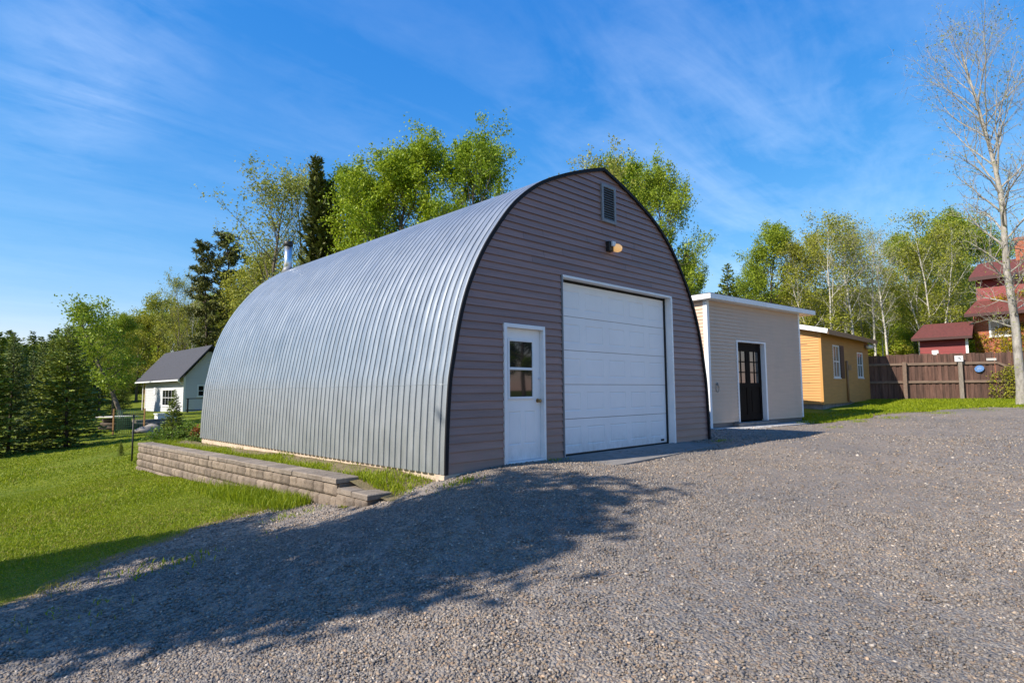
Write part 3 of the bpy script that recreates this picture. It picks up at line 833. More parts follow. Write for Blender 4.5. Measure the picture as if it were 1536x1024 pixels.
# ------------------------------------------------------------------ beige shed
bz = -5.5
beige = thing('beige_shed', (10.17, 1.419, 0), R2(bz), 'tall beige clapboard shed with flat roof and black double doors', 'shed')
BW, BD, BT = 5.33, 5.5, 3.56
sd = lambda x, y, z: (y, BD-x, z)      # left wall: local x along depth
zs = list(np.arange(.20, 3.6, .098)); zs[-1] = BT
b = MB()
bd0, bd1, bdz0, bdz1 = 1.42, 3.05, .205, 2.48
lap(b, .06, BW-.06, zs, .020, ident, [(bd0, bd1, bdz0-.1, bdz1)])
lap(b, 0, BD-.06, zs, .020, sd)
b.quad((BW,0,.2),(BW,BD,.2),(BW,BD,BT),(BW,0,BT)); b.quad((0,BD,.2),(BW,BD,.2),(BW,BD,BT),(0,BD,BT))
b.build('wall', MAT['beige'], beige)
b = MB()
b.box(-.022, .085, -.024, .0, .02, BT); b.box(-.022, -.0, -.001, .10, .02, BT); b.build('corner_trim', MAT['white'], beige, bevel=.004)
b = MB(); b.box(BW-.075, BW+.02, -.022, .0, .2, BT); b.build('corner_trim', MAT['white'], beige, bevel=.004)
b = MB(); b.box(.02, bd0-.1, .03, .2, -.3, .198); b.box(bd1+.1, BW-.02, .03, .2, -.3, .198); b.box(.02, .2, .2, BD, -.3, .198); b.box(BW-.2, BW-.02, .2, BD, -.3, .198)
b.build('foundation', MAT['vent_slat'], beige)
b = MB(); b.box(bd0-.25, bd1+.3, -.16, .2, -.3, .165); b.build('door_step', MAT['concrete'], beige, bevel=.01)
b = MB()
b.box(-.18, 5.98, -.24, BD+.1, BT+.02, BT+.17)
roof = b.build('roof', MAT['roof_edge'], beige)
b = MB()
b.box(-.20, 6.0, -.265, -.242, BT+.01, BT+.145); b.box(-.205, -.182, -.242, BD, BT+.01, BT+.145); b.box(5.982, 6.005, -.242, BD, BT+.01, BT+.145)
b.box(-.18, 5.98, -.24, BD, BT+.001, BT+.019)
b.build('fascia', MAT['white'], roof, bevel=.004)
b = MB()
b.box(bd0-.01, bd0+.05, -.035, .14, bdz0-.03, bdz1+.05); b.box(bd1-.075, bd1+.01, -.035, .14, bdz0-.03, bdz1+.05); b.box(bd0+.05, bd1-.075, -.035, .14, bdz1-.0, bdz1+.049)
b.build('door_frame', MAT['white'], beige, bevel=.004)
dm = (bd0+.05+bd1-.075)/2
for (a0, a1) in ((bd0+.054, dm-.003), (dm+.003, bd1-.079)):
    b = MB(); ww = a1-a0
    yy = .10
    pz0, pz1 = 1.30, 2.23; px0, px1 = a0+.11, a1-.11
    b.box(a0, px0, yy, yy+.04, bdz0, bdz1-.004); b.box(px1, a1, yy, yy+.04, bdz0, bdz1-.004)
    b.box(px0, px1, yy, yy+.04, pz1, bdz1-.004); b.box(px0, px1, yy, yy+.04, 1.16, pz0); b.box(px0, px1, yy, yy+.04, bdz0, bdz0+.16)
    b.box(px0, px1, yy+.015, yy+.03, bdz0+.16, 1.16)
    b.box(px0+.06, px1-.06, yy+.005, yy+.015, bdz0+.24, 1.08)
    xm = (px0+px1)/2; b.box(xm-.017, xm+.017, yy+.006, yy+.028, pz0, pz1)
    for k in (1, 2):
        z = pz0+(pz1-pz0)*k/3
        b.box(px0, xm-.017, yy+.007, yy+.027, z-.017, z+.017); b.box(xm+.017, px1, yy+.007, yy+.027, z-.017, z+.017)
    dr = b.build('door', MAT['espresso'], beige)
    b = MB(); b.quad((px0, yy+.022, pz0), (px1, yy+.022, pz0), (px1, yy+.022, pz1), (px0, yy+.022, pz1)); b.build('pane', MAT['glass_door'], dr)
b = MB(); b.tube([(.36+.07*math.cos(t), -.03, 1.16+.13*math.sin(t)) for t in np.linspace(0, 6.28, 20)], .008, 6); b.box(.34, .38, -.05, -.0, 1.22, 1.30)
b.build('cable_hook', paint('hose_grey', (.30,.28,.25), .6), beige)
slab('concrete_walk', [(9.3,.32,-.0),(10.5,.12,.0),(12.1,.0,.0),(12.15,.55,.015),(15.6,.28,.02),(15.7,.72,.03),(10.2,1.40,.02),(9.0,1.5,.0)], .045, .12, paint('pale_concrete', (.42,.41,.40), .85, .2, 4, bump=.2, dirt=(.26,.24,.21)))

# ------------------------------------------------------------------ tan shed
tan = thing('tan_shed', (20.07, 1.75, .225), R2(2), 'small tan clapboard shed with two white windows and a brown shutter', 'shed')
tan.scale = (1.095,)*3
TW, TD, TT = 6.6, 3.4, 2.88
b = MB(); zs = list(np.arange(.27, 2.9, .096)); zs[-1] = TT
wins = [(1.36, 2.18, 1.22, 2.46), (4.75, 5.6, 1.26, 2.32)]
lap(b, .05, TW-.02, zs, .020, ident, wins)
lap(b, 0, TD-.05, zs, .020, lambda x, y, z: (y, TD-x, z))
RS = .24
b.poly([(-.004, 0, TT), (-.004, 1.7, TT+1.7*RS), (-.004, TD, TT)][::-1])
b.quad((TW,0,.27),(TW,TD,.27),(TW,TD,TT),(TW,0,TT)); b.poly([(TW,0,TT),(TW,TD,TT),(TW,1.7,TT+1.7*RS)]); b.quad((0,TD,.27),(TW,TD,.27),(TW,TD,TT),(0,TD,TT))
b.build('wall', MAT['tan'], tan)
b = MB(); b.box(-.02, .05, -.02, .0, .24, TT); b.box(-.019, .0, -.001, .06, .24, TT); b.build('corner_trim', MAT['tan'], tan); b = MB(); b.box(TW-.02, TW+.02, -.02, .02, .24, TT); b.build('corner_trim', MAT['tan'], tan)
b = MB(); b.box(.03, TW-.03, .03, .2, -.5, .268); b.box(.03, .2, .2, TD, -.5, .268); b.build('foundation', MAT['concrete'], tan)
b = MB()
def roofslab(b, x0, x1, yc, ze, ye0, ye1, s, th):
    for (ye, sg) in ((ye0, 1), (ye1, -1)):
        zr = ze+abs(yc-ye)*s
        A_ = [(x0, ye, ze), (x1, ye, ze), (x1, yc, zr), (x0, yc, zr)]; B_ = [(p[0], p[1], p[2]+th) for p in A_]
        b.poly(A_); b.poly(B_)
        for k in range(4): b.quad(A_[k], A_[(k+1)%4], B_[(k+1)%4], B_[k])
roofslab(b, -.27, TW+.3, 1.7, TT-.02, -.32, TD+.3, RS, .05)
rf = b.build('roof', MAT['roof_edge'], tan)
b = MB(); b.box(-.27, TW+.3, -.345, -.322, TT-.14, TT+.035); b.build('eave_board', MAT['tan_trim'], rf)
b = MB()
b.beam((-.285, -.33, TT-.03), (-.285, 1.7, TT-.03+2.03*RS), .03, .16); b.beam((-.285, TD+.3, TT-.03), (-.285, 1.7, TT-.03+2.0*RS), .03, .16)
b.build('rake_board', MAT['white'], rf)
def window(parent, x0, x1, z0, z1, place, bars=(1, 1), fw=.055, pane='glass_pale', name='window', deep=.03):
    b = MB(); ps = []
    def bx(a0, a1, c0, c1, y0=-deep, y1=.02):
        ps.append((a0, a1, c0, c1)); q = [place(x, y, z) for z in (c0, c1) for (x, y) in ((a0, y0), (a1, y0), (a1, y1), (a0, y1))]
        i = len(b.v); b.v += q
        for f in ((0,3,2,1),(4,5,6,7),(0,1,5,4),(1,2,6,5),(2,3,7,6),(3,0,4,7)): b.f.append(tuple(i+k for k in f)); b.sm.append(False)
    bx(x0, x0+fw, z0, z1); bx(x1-fw, x1, z0, z1); bx(x0+fw, x1-fw, z1-fw, z1-.001); bx(x0+fw, x1-fw, z0+.001, z0+fw); bx(x0-.03, x1+.03, z0-.04, z0, -deep-.025)
    nv, nh = bars
    for k in range(1, nv+1):
        x = x0+(x1-x0)*k/(nv+1); bx(x-.016, x+.016, z0+fw, z1-fw, -deep+.012, .0)
    for k in range(1, nh+1):
        z = z0+(z1-z0)*k/(nh+1)
        for j in range(nv+1):
            a0 = x0+(x1-x0)*j/(nv+1)+(.016 if j else fw); a1 = x0+(x1-x0)*(j+1)/(nv+1)-(.016 if j < nv else fw)
            bx(a0, a1, z-.018, z+.018, -deep+.011, .0)
    o = b.build(name, MAT['white'], parent)
    b = MB(); b.quad(place(x0+.02, -.004, z0+.02), place(x1-.02, -.004, z0+.02), place(x1-.02, -.004, z1-.02), place(x0+.02, -.004, z1-.02)); b.build('pane', MAT[pane], o)
    return o
window(tan, *wins[0], ident, (1, 1)); window(tan, *wins[1], ident, (1, 1))
b = MB(); b.box(2.22, 2.74, -.045, -.018, 1.20, 2.47)
for k in range(12): b.box(2.28, 2.68, -.056, -.0455, 1.28+k*.095, 1.34+k*.095)
b.build('shutter', MAT['brown'], tan)
b = MB(); b.tube([(3.02, -.06, .3), (3.02, -.06, 1.9)], .04, 8); b.tube([(3.02, -.06, .34), (3.05, -.16, .28)], .04, 8); b.box(3.3, 3.7, -.05, -.018, 1.55, 1.75); b.build('downspout', MAT['tan_trim'], tan)
b = MB(); b.tube([(TW-.6, -.12, TT-.28), (TW-.5, -.14, TT-.26), (TW-.25, -.2, TT-.28)], [.04, .09, .10], 10); b.tube([(TW-.3, -.08, TT-.3), (TW+.0, -.1, TT-.30)], .07, 8); b.build('flood_lamp', MAT['lamp_body'], tan)
for (y, z, L) in ((.45, 2.42, .5), (.4, 1.85, .25), (.42, 1.02, .55)): b = MB(); b.box(-.022, -.001, y, y+L, z, z+.025); b.build('hinge_strap', MAT['tan_trim'], tan)

# ------------------------------------------------------------------ white cottage
cot = thing('white_cottage', (7.5, 38.6, -.1), 0, 'white clapboard cottage with dark grey roof beyond the garage', 'house')
CL, CWD, CE = 10.9, 3.2, 2.36
lft = lambda x, y, z: (y, CL-x, z)
zs = list(np.arange(-.1, 2.45, .13)); zs[-1] = CE
b = MB()
lap(b, .9, CL, zs, .015, lft, [(CL-5.1, CL-2.0, .32, 1.58)])
lap(b, 0, CWD, zs, .015, ident, [(.85, 1.35, 1.0, 1.85)])
z = CE
zz_ = list(np.arange(CE, CE+1.95, .13))
lap(b, 0, CWD, zz_, .015, ident, (), lambda z: ((z-CE)*.82, CWD-(z-CE)*.82))
b.build('wall', MAT['white_clap'], cot)
b = MB(); b.box(-.03, .10, -.03, .0, -.1, CE); b.box(-.028, .0, -.001, .1, -.1, CE); b.build('corner_trim', MAT['white'], cot); b = MB(); b.box(-.035, .0, CL-1.0, CL-.86, -.1, CE); b.build('corner_trim', MAT['white'], cot); b = MB(); b.box(-.035, .03, CL-.1, CL+.02, -.1, CE); b.build('corner_trim', MAT['white'], cot)
b = MB(); b.box(.1, .16, CL-.9, CL-.1, -.1, CE-.1); b.build('porch_screen', MAT['porch_wood'], cot)
b = MB()
for (xe, sg) in ((-.42, 1), (CWD+.42, -1)):
    zr = CE-.20+2.02*1.17; xc = CWD/2
    A_ = [(xe, -.45, CE-.20), (xc, -.45, zr), (xc, CL+.5, zr), (xe, CL+.5, CE-.20)]; B_ = [(p[0], p[1], p[2]+.12) for p in A_]
    b.poly(A_); b.poly(B_)
    for k in range(4): b.quad(A_[k], A_[(k+1)%4], B_[(k+1)%4], B_[k])
rf = b.build('roof', MAT['roof_dark'], cot)
b = MB(); b.box(-.52, -.43, -.45, CL+.5, CE-.26, CE-.16); b.tube([(-.47, -.3, CE-.26), (-.1, -.12, CE-.5)], .045, 8); b.build('gutter', MAT['white'], rf)
window(cot, CL-5.1, CL-2.0, .32, 1.58, lft, (3, 1), .09, 'glass')
window(cot, .85, 1.35, 1.0, 1.85, ident, (0, 1), .09, 'glass')
b = MB(); b.box(-.06, -.02, 6.9, 7.4, 1.2, 1.75); b.build('meter_box', MAT['white'], cot)
b = MB(); b.box(-.3, 4.5, -1.8, -.03, -.16, -.05); dk = b.build('deck', MAT['deck'], cot)
b = MB()
for x in np.arange(-.25, 4.4, 1.0): b.box(x, x+.09, -1.78, -1.69, -.05, .88)
b.beam((-.3, -1.735, .90), (4.5, -1.735, .90), .09, .05); b.beam((-.3, -1.735, .14), (4.5, -1.735, .14), .05, .05)
b.build('railing', MAT['steel_post'], dk)
b = MB(); b.box(.0, 4.4, -1.6, -.3, -.9, -.17); b.build('deck_skirt', MAT['bark_dark'], dk)

# ------------------------------------------------------------------ red houses behind the fence
red = thing('red_outbuilding', (35, 1.35, .7), 0, 'low red outbuilding with maroon shingle roof behind the fence', 'house')
lftR = lambda x, y, z: (y, -x, z)
b = MB(); zs = list(np.arange(0, 3.2, .12)); zs[-1] = 3.18
lap(b, .0, 2.2, zs, .012, lftR); b.quad((0,0,0),(3,0,0),(3,0,3.18),(0,0,3.18)); b.poly([(0,0,3.18),(3,0,3.18),(1.5,0,4.0)])
b.build('wall', MAT['red_wall'], red)
b = MB()
A_ = [(-.42, .32, 3.12), (1.6, .05, 4.03), (1.6, -2.3, 4.03), (-.42, -2.45, 3.12)]; B_ = [(p[0], p[1], p[2]+.09) for p in A_]
b.poly(A_); b.poly(B_)
for k in range(4): b.quad(A_[k], A_[(k+1)%4], B_[(k+1)%4], B_[k])
C_ = [(3.4, .3, 3.12), (3.4, -2.4, 3.12)]; b.quad(B_[1], B_[2], (3.4,-2.4,3.2), (3.4,.3,3.2)); b.poly([A_[0], B_[1], (3.4,.3,3.15)])
rf = b.build('roof', MAT['red_roof'], red); b = MB(); b.beam((-.44, .30, 3.12), (-.44, -2.45, 3.12), .03, .14); b.build('eave_board', MAT['maroon'], rf)
b = MB(); b.box(-.03, .02, -2.2, -2.08, 0, 3.15); b.box(-.04, -.0, -.85, -.55, 2.25, 2.5); b.build('white_trim', MAT['white'], red)

tall = thing('red_brick_house', (36.5, -.95, .7), 0, 'tall red house with orange brick below two maroon roofs', 'house')
b = MB(); b.quad((0,0,0),(0,-7,0),(0,-7,4.6),(0,0,4.6)); b.quad((5,0,0),(0,0,0),(0,0,4.6),(5,0,4.6)); b.build('brick_wall', MAT['brick'], tall)
b = MB(); zs = list(np.arange(4.6, 6.6, .11)); zs[-1] = 6.5
lap(b, .22, 7, zs, .012, lftR); b.quad((5,-.2,4.6),(0,-.2,4.6),(0,-.2,6.5),(5,-.2,6.5)); b.poly([(0,-.2,6.5),(5,-.2,6.5),(2.2,-.2,7.6)]); b.build('upper_wall', MAT['red_wall'], tall)
b = MB()
def pent(b, pts, th=.1):
    B_ = [(p[0], p[1], p[2]+th) for p in pts]; b.poly(pts); b.poly(B_)
    n = len(pts)
    for k in range(n): b.quad(pts[k], pts[(k+1)%n], B_[(k+1)%n], B_[k])
pent(b, [(-.9,.28,4.35), (-.03,-.16,5.1), (-.03,-7,5.1), (-.9,-7.2,4.35)]); b.build('lower_roof', MAT['red_roof'], tall)
b = MB(); pent(b, [(-.45,.02,6.4), (1.6,-.2,7.45), (1.6,-7,7.6), (-.45,-7.2,6.5)]); rf = b.build('upper_roof', MAT['red_roof'], tall)
b = MB(); b.beam((-.47,.02,6.40), (-.47,-7.2,6.5), .03, .2); b.beam((-.92,.28,4.36), (-.92,-7.2,4.36), .03, .16); b.build('eave_board', MAT['maroon'], rf)
b = MB(); b.box(1.3, 1.9, -2.75, -1.9, 6.6, 8.55); b.box(1.25, 1.95, -2.8, -1.85, 8.55, 8.7); b.build('chimney', MAT['brick'], tall)
window(tall, .65, 1.85, 3.18, 4.08, lftR, (2, 1), .09, 'glass_pale')

# ------------------------------------------------------------------ board fence
F0 = np.array([27.76, 2.12]); fd = np.array([2.54, -5.31]); fd /= np.linalg.norm(fd); fang = math.atan2(fd[1], fd[0])
fn = np.array([fd[1], -fd[0]])      # towards the drive side
if (CAM[:2]-F0)@fn < 0: fn = -fn
fence = thing('board_fence', (F0[0], F0[1], .56), fang, 'tall weathered brown board fence with rails and posts behind the grass', 'fence')
sgn = 1.0 if fn@np.array([-fd[1], fd[0]]) > 0 else -1.0
def fpx(px):
    d = ray(px, 570)[:2]; n_ = np.array([-fd[1], fd[0]]); t = ((F0-CAM[:2])@n_)/(d@n_); return float((CAM[:2]+d*t-F0)@fd)
def fz(d): return H1(*(F0+fd*d))-.56
b = MB(); rg = np.random.default_rng(5)
d = -.12; nb = 0
while d < 10.5:
    wd_ = .135+rg.uniform(-.008, .01); z0 = fz(d)-.06; nb += 1; zt = 2.14+.004*d+rg.uniform(-.035, .035); t = rg.normal(0, .006)
    yj = (.013 if nb % 2 else -.011)+rg.uniform(-.002, .002)
    M_ = Matrix.Translation((d, yj, 0))@Matrix.Rotation(t, 4, 'Y')
    b.box(0, wd_, -.011, .011, z0, zt, M_); d += wd_-rg.uniform(.004, .016)
b.build('board_panel', MAT['board'], fence)
for (zr, x0, x1) in ((1.69, -.1, fpx(1497)), (.84, -.1, 10)):
    b = MB(); b.box(x0, x1, min(sgn*.03, sgn*.075), max(sgn*.03, sgn*.075), zr-.055, zr+.055); b.build('rail', MAT['wood_rail'], fence, bevel=.004)
b = MB(); b.beam((fpx(1497), sgn*.055, 1.69), (fpx(1532), sgn*.055, 1.24), .04, .10); b.build('rail', MAT['wood_rail'], fence)
for i, (p, h) in enumerate(((1356, 1.80), (1440, 1.84), (1545, 1.75))):
    d = fpx(p); b = MB()
    y0, y1 = (.078, .19) if sgn > 0 else (-.19, -.078)
    b.box(d-.075, d+.075, y0, y1, fz(d)-.2, h, Matrix.Rotation(rg.normal(0, .008), 4, 'Y')); b.build('post', MAT['wood_post'] if i == 1 else MAT['wood_rail'], fence, bevel=.008)
def on_fence(name, px, z, w_, h_, m, label, cat, off=.19, oval=False, tilt=0):
    d = fpx(px); p = F0+fd*d+fn*off
    o = thing(name, (p[0], p[1], .56+z), fang, label, cat); b = MB()
    th = .012
    if oval:
        pts = [(w_/2*math.cos(t), h_/2*math.sin(t)) for t in np.linspace(0, 2*math.pi, 28, endpoint=False)]
        ct, st = math.cos(tilt), math.sin(tilt); pts = [(x*ct-y*st, x*st+y*ct) for x, y in pts]
        fr = [(x, sgn*th, z_) for x, z_ in pts]; bk = [(x, 0, z_) for x, z_ in pts]
        b.poly(fr); b.poly(bk[::-1])
        for k in range(len(pts)): b.quad(fr[k], fr[(k+1) % len(pts)], bk[(k+1) % len(pts)], bk[k])
    else: b.box(-w_/2, w_/2, min(0, sgn*th), max(0, sgn*th), -h_/2, h_/2)
    b.build('plate', MAT[m], o)
    return o
o = on_fence('notice_sign', 1438, 1.90, .33, .27, 'white', 'small white notice nailed atop the grey fence post', 'sign', .205)
b = MB(); b.box(-.05, .05, sgn*.013, sgn*.015, .02, .06); b.box(.02, .08, sgn*.013, sgn*.015, -.04, .02); b.build('print', MAT['vent'], o)
o = on_fence('oval_plaque', 1469, 1.42, .38, .30, 'blue_sign', 'blue oval plaque hanging tilted on the brown fence', 'plaque', .09, True, .35)
b = MB()
for k in range(5): b.beam((-.09+k*.035, sgn*.014, -.06+.01*k), (-.06+k*.035, sgn*.014, .05+.02*(k % 3)), .004, .012, (0, 1, 0))
b.build('emblem', MAT['white'], o)
on_fence('pale_board', 1488, 1.84, .38, .11, 'grey_sign', 'short pale grey plank fixed along the fence top rail', 'plank', .09)

# ------------------------------------------------------------------ trees
def unit(v): return v/(np.linalg.norm(v)+1e-9)
class Wood:
    def __init__(s): s.V = []; s.F = []; s.n = 0
    def tube(s, P, rad, n):
        P = np.asarray(P); k = len(P); d = np.gradient(P, axis=0); d /= np.linalg.norm(d, axis=1)[:, None]+1e-9
        ref = np.where(np.abs(d[:, :1]) < .9, [[1., 0, 0]], [[0, 1., 0]])
        a = np.cross(d, ref); a /= np.linalg.norm(a, axis=1)[:, None]+1e-9; c = np.cross(d, a)
        t = np.arange(n)*2*np.pi/n
        V = P[:, None]+(a[:, None]*np.cos(t)[None, :, None]+c[:, None]*np.sin(t)[None, :, None])*np.asarray(rad)[:, None, None]
        i = np.arange(k-1)[:, None]*n; j = np.arange(n)[None]; j2 = (j+1) % n
        F = np.stack([i+j, i+j2, i+n+j2, i+n+j], -1).reshape(-1, 4)+s.n
        s.V.append(V.reshape(-1, 3)); s.F.append(F); s.n += k*n
    def get(s): return np.concatenate(s.V), np.concatenate(s.F)
def limb(rg, p, d, L, n, wander, up):
    P = [p]
    for _ in range(n):
        d = unit(d+rg.normal(0, wander, 3)+np.array([0, 0, up])); p = p+d*(L/n); P.append(p)
    return np.array(P)
def leafquads(rg, C, size, asp=.55, flat=.5):
    n = len(C); a = rg.normal(0, 1, (n, 3)); a /= np.linalg.norm(a, axis=1)[:, None]
    nn = rg.normal(0, 1, (n, 3)); nn[:, 2] += flat; b = np.cross(nn, a); b /= np.linalg.norm(b, axis=1)[:, None]+1e-9
    s = size*rg.uniform(.6, 1.3, (n, 1))
    V = np.stack([C-a*s, C+b*s*asp+a*s*.1, C+a*s, C-b*s*asp+a*s*.1], 1).reshape(-1, 3)
    return V, np.arange(4*n).reshape(n, 4)

def broadleaf(name, seed, H=12, R=3.5, base=.25, n1=26, n2=7, n3=4, leaves=9, leaf=.09, lmat='leaf_bright', bmat='bark', shape='oval', trunks=1, r0=.17, up=.12, jit=.16, elev=(25, 60), lean=(0, 0), wander=.05, maxleaf=30000):
    rg = np.random.default_rng(seed); W_ = Wood(); C = []
    for tk in range(trunks):
        az0 = 2*math.pi*tk/trunks+rg.uniform(0, 2); sp = (.16+rg.uniform(0, .12)) if trunks > 1 else 0
        d0 = unit(np.array([math.cos(az0)*sp+lean[0], math.sin(az0)*sp+lean[1], 1.0]))
        Ht = H*(1 if trunks == 1 else rg.uniform(.85, 1.0))
        T = limb(rg, np.array([.12*math.cos(az0)*(trunks > 1), .12*math.sin(az0)*(trunks > 1), -.25]), d0, Ht, 14, wander, .05 if trunks > 1 else .03)
        tt = np.linspace(0, 1, len(T)); rad = r0*(.12+.88*(1-tt)**.85)*(1 if trunks == 1 else .72); rad[0] *= 1.35
        W_.tube(T, rad, 8)
        m1 = n1//trunks if trunks > 1 else n1
        for i in range(m1):
            t = base+(.985-base)*((i+.5)/m1)**.9; k = t*(len(T)-1); k0 = int(k); p = T[k0]+(T[min(k0+1, len(T)-1)]-T[k0])*(k-k0)
            u = (t-base)/(1-base)
            if shape == 'oval': env = math.sin(math.pi*(.12+.86*u))**.7
            elif shape == 'round': env = math.sqrt(max(.02, 1-(1.75*u-.72)**2))
            elif shape == 'vase': env = .35+.75*u if u < .7 else .875*(1-(u-.7)/.3*.75)
            else: env = (1-u)**.7*.9+.15
            L_cap = 1.0
            el = R2(elev[0]+(elev[1]-elev[0])*u+rg.normal(0, 8)); az = az0+i*2.39996+rg.normal(0, .35)
            L = R*env*rg.uniform(.75, 1.02)/max(.5, math.cos(el))*.85
            B = limb(rg, p, np.array([math.cos(az)*math.cos(el), math.sin(az)*math.cos(el), math.sin(el)]), L, 7, .10, up*.35)
            rb = max(.008, min(.45*np.interp(t, tt, rad), .020*L+.006)); tb = np.linspace(0, 1, len(B))
            W_.tube(B, rb*(1-.85*tb), 5)
            for j in range(n2):
                s_ = .25+.75*(j+rg.uniform(.2, .8))/n2; k = s_*(len(B)-1); k0 = min(int(k), len(B)-2); q = B[k0]+(B[k0+1]-B[k0])*(k-k0)
                dd = unit(B[k0+1]-B[k0]); rnd = rg.normal(0, 1, 3); rnd -= dd*(rnd@dd); rnd = unit(rnd)
                d2 = unit(dd*.75+rnd*.8+np.array([0, 0, up])); L2 = L*(.42-.2*s_)*rg.uniform(.7, 1.3)+.15
                Q = limb(rg, q, d2, L2, 4, .13, up*.4); r2_ = max(.0045, rb*(1-.85*s_)*.6)
                W_.tube(Q, r2_*(1-.8*np.linspace(0, 1, 5)), 4)
                for m in range(n3):
                    s3 = rg.uniform(.25, 1); k = s3*4; k0 = min(int(k), 3); q3 = Q[k0]+(Q[k0+1]-Q[k0])*(k-k0)
                    d3 = unit(unit(Q[k0+1]-Q[k0])*.6+rg.normal(0, .6, 3)+np.array([0, 0, up])); L3 = L2*rg.uniform(.35, .7)
                    E3 = limb(rg, q3, d3, L3, 3, .15, up*.3)
                    W_.tube(E3, max(.003, r2_*.5)*np.array([1, .75, .5, .25]), 3)
                    nl = rg.poisson(leaves)
                    if nl:
                        k = rg.uniform(.3, 3, nl); k0 = np.minimum(k.astype(int), 2)
                        C.append(E3[k0]+(E3[k0+1]-E3[k0])*(k-k0)[:, None]+rg.normal(0, jit, (nl, 3)))
    root = thing(name); V, F = W_.get(); Vw_top = np.percentile(V[:, 2], 99.7)
    if lean == (0, 0):
        ref = np.concatenate(C) if C else V
        lo_, hi_ = np.percentile(ref, 6, 0), np.percentile(ref, 94, 0); cxy = ((lo_+hi_)/2)[:2]; zc_ = ref[:, 2].mean()
        V[:, :2] -= cxy*np.clip(V[:, 2:]/zc_, 0, 1)
        C = [c-np.concatenate([cxy*np.clip(c[:, 2:]/zc_, 0, 1), np.zeros((len(c), 1))], 1) for c in C]
    np_mesh('trunk', V, F, MAT[bmat], root, True)
    if C:
        C = np.concatenate(C)
        if len(C) > maxleaf: C = C[rg.permutation(len(C))[:maxleaf]]
        V, F = leafquads(rg, C, leaf); np_mesh('crown', V, F, MAT[lmat], root)
        print(name, 'leaves', len(C), 'wood faces', W_.n)
    root['h'] = float(np.percentile(V[:, 2], 99.3)) if C is not None and len(C) else float(Vw_top); return root

def conifer(name, seed, H=8, R=1.9, base=.05, whorls=30, per=7, mat='needle', droop=-.25, asc=0, tw=.26, dens=26, power=.85, bmat='bark_dark', gap=0, width=.2):
    rg = np.random.default_rng(seed); W_ = Wood()
    T = limb(rg, np.array([0, 0, -.2]), np.array([0, 0, 1.]), H+.2, 12, .012, .05); tt = np.linspace(0, 1, len(T))
    W_.tube(T, (.011*H+.02)*(1-tt*.97), 8)
    A_, D_, S_ = [], [], []
    for w_ in range(whorls):
        t = base+(1-base)*(w_/whorls)**.95
        if t > .985: t = .985
        k = t*(len(T)-1); k0 = min(int(k), len(T)-2); p = T[k0]+(T[k0+1]-T[k0])*(k-k0); a0 = rg.uniform(0, 6)
        for j in range(per):
            if rg.uniform() < gap: continue
            az = a0+2*math.pi*j/per+rg.normal(0, .2); u = (t-base)/(1-base)
            L = R*((1-u)**power)*rg.uniform(.65, 1.15)+.10
            el = asc+.55*u+droop*(1-u)+rg.normal(0, .08)
            d = np.array([math.cos(az)*math.cos(el), math.sin(az)*math.cos(el), math.sin(el)])
            B = limb(rg, p+rg.normal(0, .04, 3), d, L, 5, .05, .05); W_.tube(B, (.006+.008*L)*(1-.8*np.linspace(0, 1, 6)), 3)
            n = max(6, int(L*dens)); s_ = rg.uniform(.08, 1, n)**.8; k = s_*5; k0 = np.minimum(k.astype(int), 4)
            q = B[k0]+(B[k0+1]-B[k0])*(k-k0)[:, None]; dd = B[k0+1]-B[k0]; dd /= np.linalg.norm(dd, axis=1)[:, None]
            side = np.cross(dd, [0, 0, 1.]); side /= np.linalg.norm(side, axis=1)[:, None]+1e-9
            sg = rg.choice([-1, 1], n)[:, None]
            tdir = dd*rg.uniform(.35, 1.0, (n, 1))+side*sg*rg.uniform(.2, 1.0, (n, 1))+np.stack([np.zeros(n), np.zeros(n), rg.normal(-.10, .28, n)], -1)
            tdir /= np.linalg.norm(tdir, axis=1)[:, None]
            A_.append(q); D_.append(tdir); S_.append(tw*rg.uniform(.6, 1.25, n)*(.55+.5*min(1, L)))
    q = np.concatenate(A_); d = np.concatenate(D_); s_ = np.concatenate(S_)[:, None]; n = len(q)
    nn = rg.normal(0, .7, (n, 3)); nn[:, 2] += 1.0; b_ = np.cross(nn, d); b_ /= np.linalg.norm(b_, axis=1)[:, None]+1e-9
    V = np.stack([q, q+d*s_*.5+b_*s_*width, q+d*s_, q+d*s_*.5-b_*s_*width], 1).reshape(-1, 3)
    root = thing(name); Vw, Fw = W_.get(); np_mesh('trunk', Vw, Fw, MAT[bmat], root, True)
    np_mesh('crown', V, np.arange(4*n).reshape(n, 4), MAT[mat], root)
    print(name, 'sprays', n); root['h'] = float(H); return root

